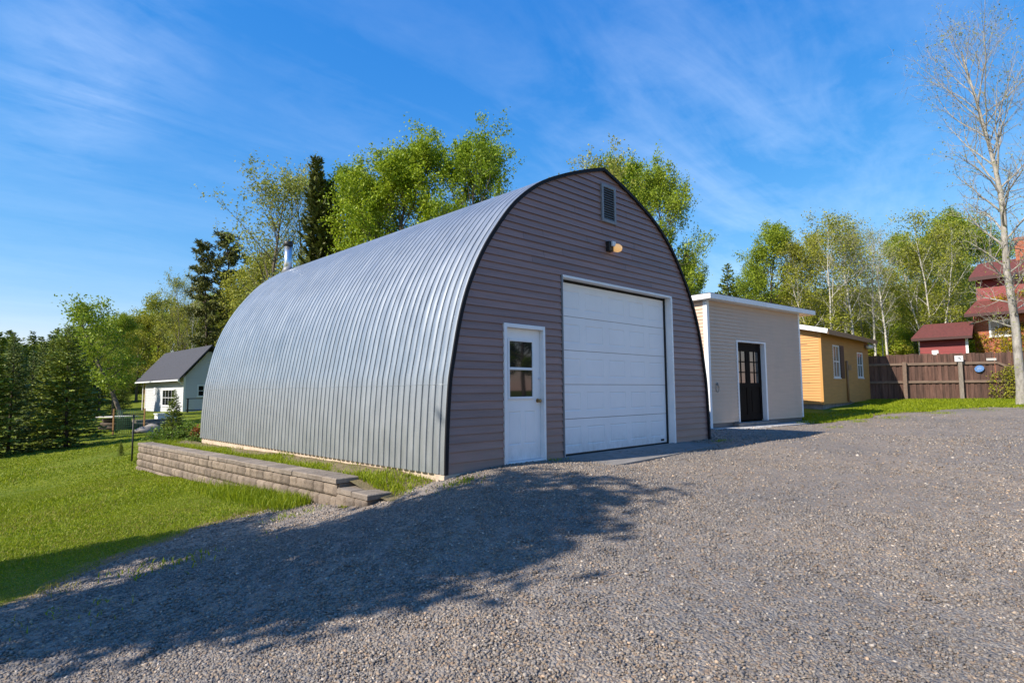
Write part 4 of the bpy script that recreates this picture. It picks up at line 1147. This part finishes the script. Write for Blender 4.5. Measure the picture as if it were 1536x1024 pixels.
def pine(name, seed, H=11, R=2.3, base=.35):
    rg = np.random.default_rng(seed); W_ = Wood()
    T = limb(rg, np.array([0, 0, -.2]), np.array([0, 0, 1.]), H+.2, 12, .03, .04); tt = np.linspace(0, 1, len(T)); W_.tube(T, .16*(1-tt*.9), 8)
    C = []
    for i in range(34):
        t = base+(1-base)*(i+.5)/34; k = t*12; k0 = min(int(k), 11); p = T[k0]+(T[k0+1]-T[k0])*(k-k0); u = (t-base)/(1-base)
        az = i*2.4+rg.normal(0, .4); L = R*(.45+.9*u if u < .4 else .81*(1-(u-.4)/.62)+.12)*rg.uniform(.6, 1.15); el = -.02+.45*u+rg.normal(0, .10)
        B = limb(rg, p, np.array([math.cos(az)*math.cos(el), math.sin(az)*math.cos(el), math.sin(el)]), L, 5, .12, .05); W_.tube(B, (.012+.012*L)*(1-.8*np.linspace(0, 1, 6)), 4)
        for s_ in np.linspace(.35, 1, 6):
            k = s_*5; k0 = min(int(k), 4); q = B[k0]+(B[k0+1]-B[k0])*(k-k0)
            for _ in range(2): C.append(q+rg.normal(0, .26, 3)*np.array([1, 1, .22]))
    C = np.array(C); n = 30; q = np.repeat(C, n, 0)+rg.normal(0, .05, (len(C)*n, 3)); d = rg.normal(0, 1, q.shape); d[:, 2] = d[:, 2]*.6+.35; d /= np.linalg.norm(d, axis=1)[:, None]
    s_ = rg.uniform(.14, .3, (len(q), 1)); nn = rg.normal(0, 1, q.shape); b_ = np.cross(nn, d); b_ /= np.linalg.norm(b_, axis=1)[:, None]
    V = np.stack([q, q+d*s_*.5+b_*s_*.14, q+d*s_, q+d*s_*.5-b_*s_*.14], 1).reshape(-1, 3)
    root = thing(name); Vw, Fw = W_.get(); np_mesh('trunk', Vw, Fw, MAT['bark_dark'], root, True)
    np_mesh('crown', V, np.arange(len(V)).reshape(-1, 4), MAT['needle_dark'], root); root['h'] = float(H); return root

def bush(name, seed, H=1.0, R=.6, n=2600, lmat='leaf_shrub', leaf=.035, stems=14):
    rg = np.random.default_rng(seed); W_ = Wood(); C = []
    for i in range(stems):
        az = rg.uniform(0, 6.3); el = rg.uniform(.5, 1.4); L = H*rg.uniform(.6, 1.0)
        B = limb(rg, np.array([rg.normal(0, .06), rg.normal(0, .06), -.05]), np.array([math.cos(az)*math.cos(el)*R/H*1.3, math.sin(az)*math.cos(el)*R/H*1.3, math.sin(el)]), L, 5, .12, .03); W_.tube(B, .012*(1-.8*np.linspace(0, 1, 6)), 4)
        for j in range(6):
            k0 = rg.integers(1, 5); q = B[k0]; Q = limb(rg, q, unit(rg.normal(0, 1, 3)+np.array([0, 0, .4])), L*.35, 3, .15, .02); W_.tube(Q, .006*np.array([1, .8, .5, .3]), 3)
            m = n//(stems*6); k = rg.uniform(0, 3, m); k0 = np.minimum(k.astype(int), 2); C.append(Q[k0]+(Q[k0+1]-Q[k0])*(k-k0)[:, None]+rg.normal(0, .07*H, (m, 3)))
    C = np.concatenate(C); C = C[C[:, 2] > .0]
    root = thing(name); Vw, Fw = W_.get(); np_mesh('stems', Vw, Fw, MAT['bark'], root, True)
    V, F = leafquads(rg, C, leaf); np_mesh('foliage', V, F, MAT[lmat], root); root['h'] = float(H); return root

PROTO = {}
def proto(k, fn, *a, **kw): PROTO[k] = [fn(*a, **kw), False]
proto('maple', broadleaf, 'broadleaf_tree', 11, 14, 4.3, .22, 42, 9, 5, 44, .076, 'leaf_bright', 'bark', 'oval', r0=.22, jit=.16, elev=(18, 62), maxleaf=78000)
proto('maple2', broadleaf, 'broadleaf_tree', 23, 14, 3.6, .25, 32, 8, 5, 34, .076, 'leaf_bright', 'bark', 'oval', r0=.19, jit=.15, elev=(24, 64), maxleaf=46000)
proto('loose', broadleaf, 'broadleaf_tree', 31, 14, 3.0, .22, 28, 8, 5, 26, .074, 'leaf_mid', 'bark', 'oval', r0=.17, jit=.18, elev=(28, 62), maxleaf=34000)
proto('pale', broadleaf, 'broadleaf_tree', 41, 14, 3.6, .18, 28, 8, 4, 9, .075, 'leaf_pale', 'bark', 'oval', r0=.15, jit=.14, elev=(35, 70), maxleaf=9500)
proto('birch', broadleaf, 'birch_tree', 51, 13, 2.1, .36, 26, 7, 4, 12, .072, 'leaf_olive', 'bark_birch', 'oval', r0=.105, jit=.22, elev=(40, 70), maxleaf=12000)
proto('birch2', broadleaf, 'birch_tree', 57, 13, 2.5, .36, 30, 7, 4, 12, .072, 'leaf_olive', 'bark_birch', 'oval', trunks=3, r0=.12, jit=.22, elev=(40, 70), maxleaf=14000)
proto('birchbare', broadleaf, 'birch_tree', 63, 13, 2.2, .38, 26, 7, 5, 2, .055, 'leaf_pale', 'bark_birch', 'oval', r0=.12, jit=.12, elev=(40, 66), maxleaf=2600)
proto('yellow', broadleaf, 'broadleaf_tree', 71, 9, 2.8, .12, 26, 7, 4, 14, .085, 'leaf_olive', 'bark', 'round', r0=.14, jit=.2, elev=(15, 65), maxleaf=12000)
proto('spruce', conifer, 'spruce_tree', 81, 8, 2.1, .04, 34, 7, dens=34)
proto('spruce2', conifer, 'spruce_tree', 87, 9, 2.0, .06, 32, 7, 'needle_blue', -.15, dens=32, gap=.08)
proto('column', conifer, 'columnar_spruce', 91, 12, 1.55, .05, 46, 8, 'needle_dark', .1, .35, .34, 34, .55)
proto('pine', pine, 'pine_tree', 95)
SCALE = {}
def plant(kind, px, D, top, label, group=None, wx=1.0, rz=None, hfix=None, name=None, dz=0.0):
    p = at(px, 580, D); x, y = p[0], p[1]; z = H1(x, y)+dz
    src, usedp = PROTO[kind]
    h = (at(px, top, D)[2]-z) if hfix is None else hfix
    s = h/src['h']; rz = random.uniform(0, 6.28) if rz is None else rz
    if not usedp:
        PROTO[kind][1] = True; o = src; o.location = (x, y, z); o.rotation_euler = (0, 0, rz); o.scale = (s*wx, s*wx, s)
        o['label'] = label
        if group: o['group'] = group
        o['category'] = CAT.get(kind, 'tree')
        return o
    return copy_thing(src, (x, y, z), rz, (s*wx, s*wx, s), label, group)
CAT = {'shrub': 'shrub', 'shrub_rust': 'plant'}

# behind the garage
GB = 'trees behind the garage'
plant('maple', 590, 34, 196, 'largest bright green leafy tree above the garage roof', GB, 1.05, rz=.6)
plant('maple2', 712, 33, 192, 'leafy green tree left of the gable peak, right of the largest tree', GB, .85)
plant('pale', 408, 40, 240, 'thin pale spring tree left of the dark columnar spruce', GB, 1.15)
plant('pale', 442, 42, 232, 'thin pale spring tree rising directly beside the dark columnar spruce', GB, .8)
plant('column', 479, 36, 226, 'dark columnar spruce standing above the arched metal roof', GB, .9)
plant('column', 497, 36.6, 262, 'shorter second dark spruce fused with the columnar spruce', GB, .8)
plant('maple2', 545, 38, 245, 'lower leafy tree filling between spruce and largest green tree', GB, .95)
plant('loose', 655, 40, 300, 'leafy tree half hidden between the two tall green trees', GB, 1.0)
plant('pale', 905, 32, 216, 'pale yellow green tree behind the gable peak', GB, 1.05)
plant('maple2', 940, 36, 238, 'yellow green tree just right of the gable peak', GB, .85)
plant('loose', 1010, 31, 238, 'slender green tree right of the garage gable', GB, .85)
plant('loose', 1040, 36, 385, 'low green tree showing over the garage and beige shed gap', GB, .9)
plant('yellow', 392, 44, 370, 'yellow green tree behind the stove pipe of the garage', GB, .9)
plant('yellow', 370, 48, 400, 'low yellow green tree left of the stove pipe', GB, .9)
plant('yellow', 440, 40, 392, 'low yellow green tree right of the stove pipe', GB, .9)
# left wood
GL_ = 'spruces at the lawn edge'
plant('spruce', 104, 22, 486, 'full dark spruce at the right end of the lawn spruces', GL_, 1.15)
plant('spruce', 72, 24, 508, 'spruce just left of the full dark spruce', GL_, 1.0)
plant('spruce2', 18, 21, 500, 'bluish spruce at the far left edge of the lawn', GL_, 1.1)
plant('spruce2', 48, 25, 524, 'lower bluish spruce right of the far left one', GL_, 1.1)
plant('spruce', -25, 20, 490, 'spruce cut off by the left edge of the picture', GL_, 1.0)
plant('spruce', 30, 30, 516, 'spruce standing behind the two bluish lawn spruces', GL_, 1.1)
plant('spruce2', 112, 33, 482, 'tall bluish spruce tip behind the full dark spruce', GL_, .9)
plant('spruce', 86, 35, 500, 'spruce tip showing between the full spruce and its neighbour', GL_, .9)
plant('spruce2', 66, 38, 512, 'distant spruce at the low gap of the treeline', GL_, 1.2)
plant('spruce', 8, 36, 515, 'distant spruce behind the far left bluish spruce', GL_, 1.2)
GW_ = 'trees around the white cottage'
p = at(193, 600, 31); lean = broadleaf('broadleaf_tree', 101, 6.6, 1.75, .30, 24, 7, 4, 11, .07, 'leaf_mid', 'bark', 'round', r0=.13, jit=.16, elev=(10, 55), lean=(-.26, .22), maxleaf=9000)
lean.location = (p[0], p[1], H1(p[0], p[1])); tag(lean, 'leaning green tree with slanted trunk left of the cottage', 'tree', GW_)
# PLANTS
plant('loose', 172, 36, 470, 'green tree behind the leaning tree', GW_, 1.0)
plant('yellow', 205, 58, 470, 'yellow green tree behind the cottage left end', GW_, 1.1)
plant('yellow', 236, 60, 440, 'taller yellow green tree behind the cottage roof', GW_, 1.0)
plant('yellow', 275, 58, 455, 'yellow green tree above the cottage ridge', GW_, 1.2)
plant('yellow', 312, 62, 440, 'yellow green tree under the pines', GW_, 1.1)
plant('yellow', 345, 60, 452, 'yellow green tree between the pines and metal roof', GW_, 1.1)
plant('pale', 262, 54, 404, 'thin pale tree with tall bare stem above the cottage', GW_, .75)
plant('birchbare', 285, 56, 432, 'bare slender birch left of the pines', GW_, .7)
plant('pine', 309, 50, 362, 'slimmer dark pine left of the pair', GW_, .8)
plant('pine', 346, 50, 348, 'bushier dark pine nearest the metal roof', GW_, 1.0)
plant('yellow', 150, 50, 500, 'pale green tree deep behind the full dark spruce', GW_, 1.2)
plant('yellow', 186, 44, 545, 'bright low tree beside the cottage porch', GW_, .8)
plant('spruce', 176, 40, 560, 'dark spruce in shade under the leaning tree', GW_, 1.2)
# right side
GR = 'birches behind the fence'
GM = 'green trees behind the sheds'
plant('spruce', 1094, 42, 392, 'lone small spruce above the beige shed roof', None, .95)
plant('loose', 1160, 38, 332, 'bright green tree left of the birch stand', GM, 1.05)
plant('loose', 1128, 44, 395, 'green tree low behind the beige shed roof', GM, 1.1)
for i, (k, px, D, top, wx, lab) in enumerate([
    ('birch', 1206, 37, 360, 1.0, 'leaning birch at the left end of the stand'),
    ('birch2', 1245, 36, 324, 1.05, 'tallest leafy birch clump above the tan shed'),
    ('birch', 1232, 40, 345, 1.0, 'birch with olive leaves left of the tallest clump'),
    ('birch2', 1268, 38, 330, .9, 'birch clump over the first tan shed window'),
    ('birchbare', 1284, 36, 318, 1.0, 'nearly bare birch over the middle of the tan shed'),
    ('birch', 1296, 39, 345, .85, 'olive birch behind the nearly bare one'),
    ('birchbare', 1313, 37, 332, .9, 'bare white birch at the right end of the tan shed'),
    ('birchbare', 1331, 36, 338, .9, 'thin bare birch over the fence left end'),
    ('birch2', 1324, 42, 395, .9, 'low olive birch clump between the bare birches'),
    ('birch', 1385, 40, 360, .9, 'birch left of the low red outbuilding'),
    ('birch2', 1410, 38, 316, 1.05, 'tall green birch clump behind the red outbuilding'),
    ('birch', 1427, 40, 335, .95, 'birch with white stem between the two red houses'),
    ('birch', 1450, 42, 372, .9, 'birch touching the tall red house gable')]):
    plant(k, px, D, top, lab, GR, wx)
plant('loose', 1375, 44, 348, 'green leafy tree left of the tall birch clump', GM, 1.1)
plant('loose', 1440, 47, 310, 'tallest green leafy tree behind the red houses', GM, 1.1)
plant('loose', 1500, 48, 335, 'green tree above the tall red house roof', GM, 1.1)
for i, (px, D, top, lab) in enumerate([(1140, 52, 440, 'dense green bush tree behind the beige shed'), (1185, 50, 425, 'dense olive tree at the birch stand left foot'), (1225, 52, 430, 'dense olive tree behind the tan shed left half'),
    (1268, 50, 425, 'dense olive tree behind the tan shed windows'), (1305, 52, 435, 'dense olive tree behind the tan shed right corner'), (1345, 50, 440, 'dense olive tree over the fence left end'), (1385, 52, 430, 'dense olive tree left of the red outbuilding'), (1425, 50, 420, 'dense olive tree behind the red outbuilding roof')]):
    plant('yellow', px, D, top, lab, 'dense trees in the wood behind the sheds', 1.15)

# big bare tree at the right edge
p = at(1533, 600, 23)
big = broadleaf('bare_tree', 207, 15.2, 3.7, .20, 46, 10, 6, .8, .04, 'leaf_pale', 'bark_pale', 'vase', r0=.165, up=.10, jit=.08, elev=(28, 70), wander=.035, maxleaf=2600, lean=(-.006, .004))
big.location = (p[0], p[1], H1(p[0], p[1])); big.rotation_euler = (0, 0, .3); tag(big, 'tall nearly bare tree with pale trunk before the brown fence', 'tree')

# beyond the frame on the left: the tree whose shade lies on the drive; more behind the camera, seen in the glass
def plant_at(kind, x, y, h, label, group, wx=1.0, rz=0):
    src, usedp = PROTO[kind]; s = h/src['h']
    return copy_thing(src, (x, y, H1(x, y)), rz, (s*wx, s*wx, s), label, group)
GO = 'trees around the yard'
proto('shade', broadleaf, 'broadleaf_tree', 17, 9.4, 2.05, .50, 36, 8, 5, 20, .13, 'leaf_mid', 'bark', 'round', r0=.2, jit=.19, elev=(18, 60), maxleaf=13500)
sh = PROTO['shade'][0]; PROTO['shade'][1] = True; sh.location = (-10.0, .6, H1(-10.0, .6)); sh.scale = (.88, .88, .93); tag(sh, 'leafy tree whose shadow lies across the gravel drive', 'tree', GO)
plant_at('shade', -13.8, 3.0, 7.0, 'lower leafy tree behind the one shading the drive', GO, .9, 2.2)
plant_at('shade', -9.1, 2.75, 6.3, 'small leafy tree at the lawn shading the wall end', GO, .85, 4.0)
plant_at('spruce', -12.5, .9, 8.2, 'spruce shading the lower left of the lawn', GO, 1.0, 2.0)
plant_at('maple', 20, -18, 10, 'leafy tree across the drive mirrored in the door glass', GO, 1.0, 1.7)
plant_at('maple2', 27, -21, 12, 'leafy tree across the drive opposite the overhead door', GO, 1.1, .4)
plant_at('spruce', 33, -24, 11, 'spruce across the drive opposite the beige shed', GO, 1.1, .4)

# the wood far behind, one mass
def wood(name, kinds, rows, m, seed, sub=.3, big=1.7):
    rg = np.random.default_rng(seed); VV = []
    src = []
    for k in kinds:
        o = PROTO[k][0]; me = [c for c in o.children if c.name.startswith('crown')][0].data
        v = np.empty(len(me.vertices)*3, np.float32); me.vertices.foreach_get('co', v); src.append((v.reshape(-1, 4, 3), o['h']))
    for (p0, p1, n, D0, D1, t0, t1) in rows:
        for i in range(n):
            u = (i+rg.uniform(.2, .8))/n; px = p0+(p1-p0)*u; D = rg.uniform(D0, D1); q = at(px, 580, D); z = H1(q[0], q[1])
            h = at(px, t0+(t1-t0)*u+rg.uniform(-10, 22), D)[2]-z
            if h < 1: continue
            v, H0 = src[rg.integers(len(src))]; s_ = h/H0; v = v[rg.uniform(0, 1, len(v)) < sub]
            c = v.mean(1, keepdims=True); v = c+(v-c)*big; a = rg.uniform(0, 6.28); w_ = s_*rg.uniform(.95, 1.35)
            R_ = np.array([[math.cos(a)*w_, -math.sin(a)*w_, 0], [math.sin(a)*w_, math.cos(a)*w_, 0], [0, 0, s_]])
            VV.append((v.reshape(-1, 3)@R_.T+np.array([q[0], q[1], z])))
    V = np.concatenate(VV); tag(np_mesh(name, V, np.arange(len(V)).reshape(-1, 4), MAT[m]), kind='stuff')
wood('far_conifer_wood', ['spruce', 'spruce2'], [(-160, 130, 30, 42, 60, 512, 498), (-160, 230, 34, 62, 85, 515, 485), (1040, 1200, 6, 62, 75, 470, 440)], 'needle', 5, .5, 2.0)
wood('far_leafy_wood', ['yellow', 'loose'], [(110, 420, 22, 64, 82, 490, 430), (1060, 1600, 46, 56, 72, 450, 425), (1060, 1600, 26, 48, 56, 480, 470)], 'leaf_mid', 6)

# shrubs near the cottage
proto('shrub', bush, 'garden_shrub', 301)
proto('shrub_rust', bush, 'rust_plant', 305, .5, .5, 900, 'leaf_rust', .04, 8)
GS = 'shrubs by the garage back corner'
plant('shrub', 266, 17.5, 640, 'round bright green shrub behind the retaining wall', GS, 1.2, hfix=.78)
plant('shrub', 290, 16.5, 645, 'low green shrub against the metal garage corner', GS, 1.3, hfix=.6)
plant('shrub', 252, 20, 625, 'dark green spreading shrub under the young spruce', GS, 1.7, hfix=.75)
plant('shrub', 285, 21, 620, 'shaded shrub below the cottage deck', GS, 1.6, hfix=.8)
plant('shrub_rust', 291, 18.5, 632, 'rust red leafed plant between the green shrubs', None, .9, hfix=.6)
plant('spruce', 262, 20, 585, 'young light spruce in front of the cottage window', None, .95, hfix=1.75)
plant('spruce', 186, 17.5, 660, 'tiny spruce seedling on the lawn', None, 1.0, hfix=.42)
# slim post and green wire fence
p = at(200, 640, 16.2); z = H1(p[0], p[1])
o = thing('steel_post', (p[0], p[1], z), 0, 'slim dark steel post standing on the lawn', 'post'); b = MB(); b.tube([(0, 0, -.2), (0, 0, 1.28)], .022, 8); b.box(-.26, .24, -.012, .012, 1.26, 1.29); b.build('upright', MAT['steel_post'], o)
p = at(200, 620, 27); z = H1(p[0], p[1])
o = thing('wire_fence', (p[0], p[1], z), -.6, 'green wire mesh panel below the cottage porch', 'fence')
gm = paint('green_wire', (.03,.11,.04), .6); b = MB()
for k in range(15): b.tube([(-.8+k*.09, 0, 0), (-.8+k*.09, 0, 1.05)], .008, 4)
for k in range(12): b.tube([(-.8, 0, .05+k*.09), (.46, 0, .05+k*.09)], .008, 4)
b.build('mesh', gm, o); b = MB(); b.box(-.84, -.78, -.03, .03, -.1, 1.12); b.build('post', MAT['porch_wood'], o); b = MB(); b.box(.44, .5, -.03, .03, -.1, 1.12); b.build('post', MAT['porch_wood'], o)
# garden rocks, step, planter box
p = at(232, 612, 30)
def rocks(name, px, py, D, n, r, seed, label):
    rg = np.random.default_rng(seed); p = at(px, py, D); z = H1(p[0], p[1]); o = None
    b = MB()
    for k in range(n):
        dx, dy = rg.normal(0, r*1.6, 2) if n > 1 else (0, 0); b.blob((dx, dy, H1(p[0]+dx, p[1]+dy)-z+r*.1), r*rg.uniform(.6, 1.2), seed+k, (1.3, 1, .7))
    o = b.build(name, MAT['rock']); o.location = (p[0], p[1], z); return tag(o, label, 'rock')
rocks('garden_rock', 216, 632, 27, 1, .38, 1, 'grey boulder below the cottage porch corner')
rocks('garden_rock', 243, 640, 24, 1, .30, 9, 'flat dark boulder on the slope under the cottage')
rocks('garden_rock', 228, 628, 29, 1, .30, 4, 'pale boulder beside the cottage step')
p = at(237, 622, 32); z = H1(p[0], p[1]); o = thing('stone_step', (p[0], p[1], z), .2, 'pale stone step leading to the cottage', 'step'); b = MB(); b.box(-1.1, 1.1, -.4, .4, -.05, .14); b.box(-.9, 1.1, .4, .9, -.05, .3); b.build('treads', MAT['cap'], o, bevel=.02)
p = at(249, 612, 34); z = H1(p[0], p[1]); o = thing('white_planter', (p[0], p[1], z+.1), .1, 'white planter box before the cottage window', 'planter'); b = MB(); b.box(-.5, .5, -.25, .25, -.3, .30); b.box(-.54, .54, -.29, .29, .30, .36); b.build('box', MAT['white'], o, bevel=.01)
p = at(176, 615, 30); z = H1(p[0], p[1]); o = thing('timber_stack', (p[0], p[1], z), .5, 'low dark timber stack under a pale board at the wood edge', 'timber')
b = MB()
for r_ in range(3):
    for k in range(6-r_): b.tube([(-.5+k*.2+r_*.1, -.5, .1+r_*.18), (-.5+k*.2+r_*.1, .5, .1+r_*.18)], .095, 9)
b.build('logs', MAT['bark_dark'], o); b = MB(); b.box(-.7, .75, -.55, .55, .62, .66); b.build('cover_board', MAT['grey_sign'], o)

# vines on fence and brick
def vine(name, pts_fn, n, stems, lmat, leaf, label, seed):
    rg = np.random.default_rng(seed); root = thing(name, (0, 0, 0), 0, label, 'vine'); W_ = Wood(); C = []
    for k in range(stems):
        u = rg.uniform(0, 1); P = [np.array(pts_fn(u, 0, 0))]
        v = 0
        while v < 1:
            v += rg.uniform(.08, .2); u = np.clip(u+rg.normal(0, .06), 0, 1); P.append(np.array(pts_fn(u, min(v, 1), rg.uniform(.01, .05))))
        P = np.array(P); W_.tube(P, .010*(1-.6*np.linspace(0, 1, len(P))), 4)
        m = n//stems; k_ = rg.uniform(0, len(P)-1, m); k0 = np.minimum(k_.astype(int), len(P)-2); C.append(P[k0]+(P[k0+1]-P[k0])*(k_-k0)[:, None]+rg.normal(0, .09, (m, 3)))
    V, F = W_.get(); C = np.concatenate(C); o = C.mean(0); o[2] = V[:, 2].min(); root.location = o
    np_mesh('stems', V-o, F, MAT['bark'], root, True); V, F = leafquads(rg, C-o, leaf); np_mesh('foliage', V, F, MAT[lmat], root)
def vf(u, v, o):
    d = fpx(1482)+(fpx(1560)-fpx(1482))*u; q = F0+fd*d+fn*(.09+o*1.2); return (q[0], q[1], .56+fz(d)+v*(1.1+.85*u))
vine('climbing_vine', vf, 2600, 34, 'leaf_olive', .045, 'yellow green vine climbing the right part of the fence', 7)
vine('climbing_vine', lambda u, v, o: (36.5-.02-o, -1.0-u*4.5, 2.6+v*(1.5+.9*u)), 5200, 46, 'leaf_yellow', .05, 'yellow vine covering the brick wall of the red house', 8)
vine('climbing_vine', lambda u, v, o: (36.5-.02-o, -1.9-u*3.5, 5.8+v*(.9*u+.15)), 1500, 22, 'leaf_yellow', .05, 'yellow vine on the upper red wall under the eave', 12)
vine('climbing_vine', lambda u, v, o: (35-.05-o-.8*u, -2.2-u*.4, 2.3+v*1.35), 500, 10, 'leaf_yellow', .05, 'yellow creeper at the corner between the red houses', 13)

# ------------------------------------------------------------------ grass blades
def blades(x, y, z, h, wd, lean=.45, mat='blade', name='grass'):
    n = len(x); a = rng.uniform(0, 2*np.pi, n); l = rng.normal(0, lean, (n, 2))*h[:, None]
    base = np.stack([x, y, z], -1); side = np.stack([np.cos(a), np.sin(a), np.zeros(n)], -1)*wd[:, None]
    tip = base+np.stack([l[:, 0], l[:, 1], h], -1); mid = base+np.stack([l[:, 0]*.35, l[:, 1]*.35, h*.6], -1)
    V = np.stack([base-side, base+side, mid+side*.7, tip, mid-side*.7], 1)
    f = np.array([[0, 1, 2, 4]]); q = (f[None]+5*np.arange(n)[:, None, None]).reshape(-1, 4)
    t = (np.array([[4, 2, 3, 3]])[None]+5*np.arange(n)[:, None, None]).reshape(-1, 4)
    V2 = V.reshape(-1, 3)
    me = bpy.data.meshes.new(name); F4 = q; F3 = t[:, :3]
    me.vertices.add(len(V2)); me.vertices.foreach_set('co', V2.astype(np.float32).ravel())
    li = np.concatenate([F4.ravel(), F3.ravel()]).astype(np.int32); me.loops.add(len(li)); me.loops.foreach_set('vertex_index', li)
    me.polygons.add(len(F4)+len(F3)); me.polygons.foreach_set('loop_start', np.concatenate([np.arange(len(F4))*4, len(F4)*4+np.arange(len(F3))*3]).astype(np.int32))
    me.materials.append(MAT[mat]); me.update(calc_edges=True)
    o = bpy.data.objects.new(name, me); COL.objects.link(o); return tag(o, kind='stuff')
def patch(n, x0, x1, y0, y1): return rng.uniform(x0, x1, n), rng.uniform(y0, y1, n)
def clump(x, y, s): return np.sin(x*s+1.7*np.sin(y*s*.8))+np.sin(y*s*1.3+x*.6*s)
# lawn: denser near the camera
xs_, ys_ = [], []
for (n, x0, x1, y0, y1) in ((210000, -9, -1.0, -.8, 5), (170000, -11, -1.0, 5, 11), (70000, -12, 0, 11, 19), (30000, -10, 8, 19, 32)):
    a, c = patch(n, x0, x1, y0, y1)
    d = np.hypot(a-CAM[0], c-CAM[1]); an_ = np.arctan2(a-CAM[0], c-CAM[1])-YAW
    k = (an_ > -.95) & (an_ < 0) & ~in_gravel(a, c, -.10+0*a) & ~((a > -1.0) & (c < 11.9))
    k &= rng.uniform(0, 1, n) < .72+.3*clump(a, c, 1.3)
    k &= ~(in_gravel(a, c, .42+.25*np.sin(a*2.3+c)) & (rng.uniform(0, 1, n) < .72))
    xs_.append(a[k]); ys_.append(c[k])
x = np.concatenate(xs_); y = np.concatenate(ys_); d = np.hypot(x-CAM[0], y-CAM[1])
h = rng.uniform(.014, .036, len(x))*(1+.35*clump(x, y, .9))*np.clip(d/9, .9, 1.5); h = np.maximum(h, .015)
dry = rng.uniform(0, 1, len(x)) < np.clip(.08+.2*np.sin(x*.9+1.3*np.sin(y*.7))*np.sin(y*1.1-x*.4)+.35*np.clip(1.2-np.abs(y-.5*x-2.6), 0, 1), .03, .7)
for k_, m_, nm in ((~dry, 'blade', 'lawn_grass'), (dry, 'blade_dry', 'dry_grass')):
    blades(x[k_], y[k_], Hh(x[k_], y[k_])+bumps(x[k_], y[k_])*.8-.004, h[k_], .0035*np.clip(d[k_]/6, .8, 3), .55, m_, nm)
# taller tufts along the wall foot, gravel edge and bed
x, y = patch(9000, -1.55, -.99, 1.7, 6.5); k = rng.uniform(0, 1, len(x)) < np.clip(1.3-np.abs(y-2.9)*.45, .08, 1)*np.clip((x+1.6)/.5, .1, 1); x, y = x[k], y[k]
blades(x, y, Hh(x, y), rng.uniform(.06, .2, len(x)), np.full(len(x), .005), .35, 'blade', 'wall_grass')
x, y = patch(42000, -.66, .0, .0, 11.6); k = rng.uniform(0, 1, len(x)) < np.clip(.12+.3*clump(x, y, 2.2)*.6+np.clip((-x-.28)*1.7, -.3, .8)*np.clip(.35+y*.12, .3, 1), .015, 1); x, y = x[k], y[k]
edge = np.clip((-x-.2)*2, 0, 1)
blades(x, y, zbed(x, y)-.003, rng.uniform(.03, .075, len(x))*(1+.7*edge), np.full(len(x), .0055), .5, 'blade', 'bed_grass')
x, y = patch(26000, -10, -.9, -4, 2.6); k = in_gravel(x, y, -.18) ^ in_gravel(x, y, .16); x, y = x[k], y[k]
k = rng.uniform(0, 1, len(x)) < .35+.4*clump(x, y, 3); x, y = x[k], y[k]
blades(x, y, Hh(x, y)+.005, rng.uniform(.02, .06, len(x)), np.full(len(x), .004), .6, 'blade_dry', 'edge_grass')
# bank before the fence and sheds
x, y = patch(170000, 13.5, 32, -9, 4.5); s_ = (np.stack([x, y], -1)-F0)@np.array([-fd[1], fd[0]])*sgn
k = (s_ > -.1) & ~in_gravel(x, y, .05) & ~((x > 17.9) & (x < 24.6) & (y > 1.0)) & ~((x < 15.6) & (y > .6)) & (rng.uniform(0, 1, len(x)) < .8+.4*clump(x, y, 1.6)); x, y = x[k], y[k]
blades(x, y, Hh(x, y), rng.uniform(.04, .10, len(x)), np.full(len(x), .012), .5, 'blade', 'bank_grass')

# weeds at the gravel margin and at the tree foot
wx_, wy_ = [], []
for (cx0, cy0, n, sg_) in ((17.2, -1.2, 260, .35), (19.6, -2.1, 240, .35), (21.5, -3.0, 320, .4), (15.6, -.7, 180, .25), (12.5, -.9, 60, .2), (22.6, -4.3, 260, .4), (-3.2, .2, 130, .3), (-4.2, -.8, 120, .3), (-1.6, 1.2, 90, .2), (6.9, -.5, 70, .12), (8.6, .9, 160, .25), (-.1, -.45, 130, .16), (2.1, -.12, 50, .1)):
    wx_.append(rng.normal(cx0, sg_, n)); wy_.append(rng.normal(cy0, sg_*.6, n))
x = np.concatenate(wx_); y = np.concatenate(wy_); k = ~((y > -.03) & (x > -.05) & (x < 7.3)); x, y = x[k], y[k]
blades(x, y, Hh(x, y)+.012, rng.uniform(.02, .07, len(x)), np.full(len(x), .006), .6, 'blade', 'gravel_weeds')

# unused prototypes would sit at the origin: remove them
for k, (o, usedp) in PROTO.items():
    if not usedp:
        for c in list(o.children): bpy.data.objects.remove(c)
        bpy.data.objects.remove(o)
for o in COL.objects:
    if 'h' in o: del o['h']
print('objects', len(COL.objects))
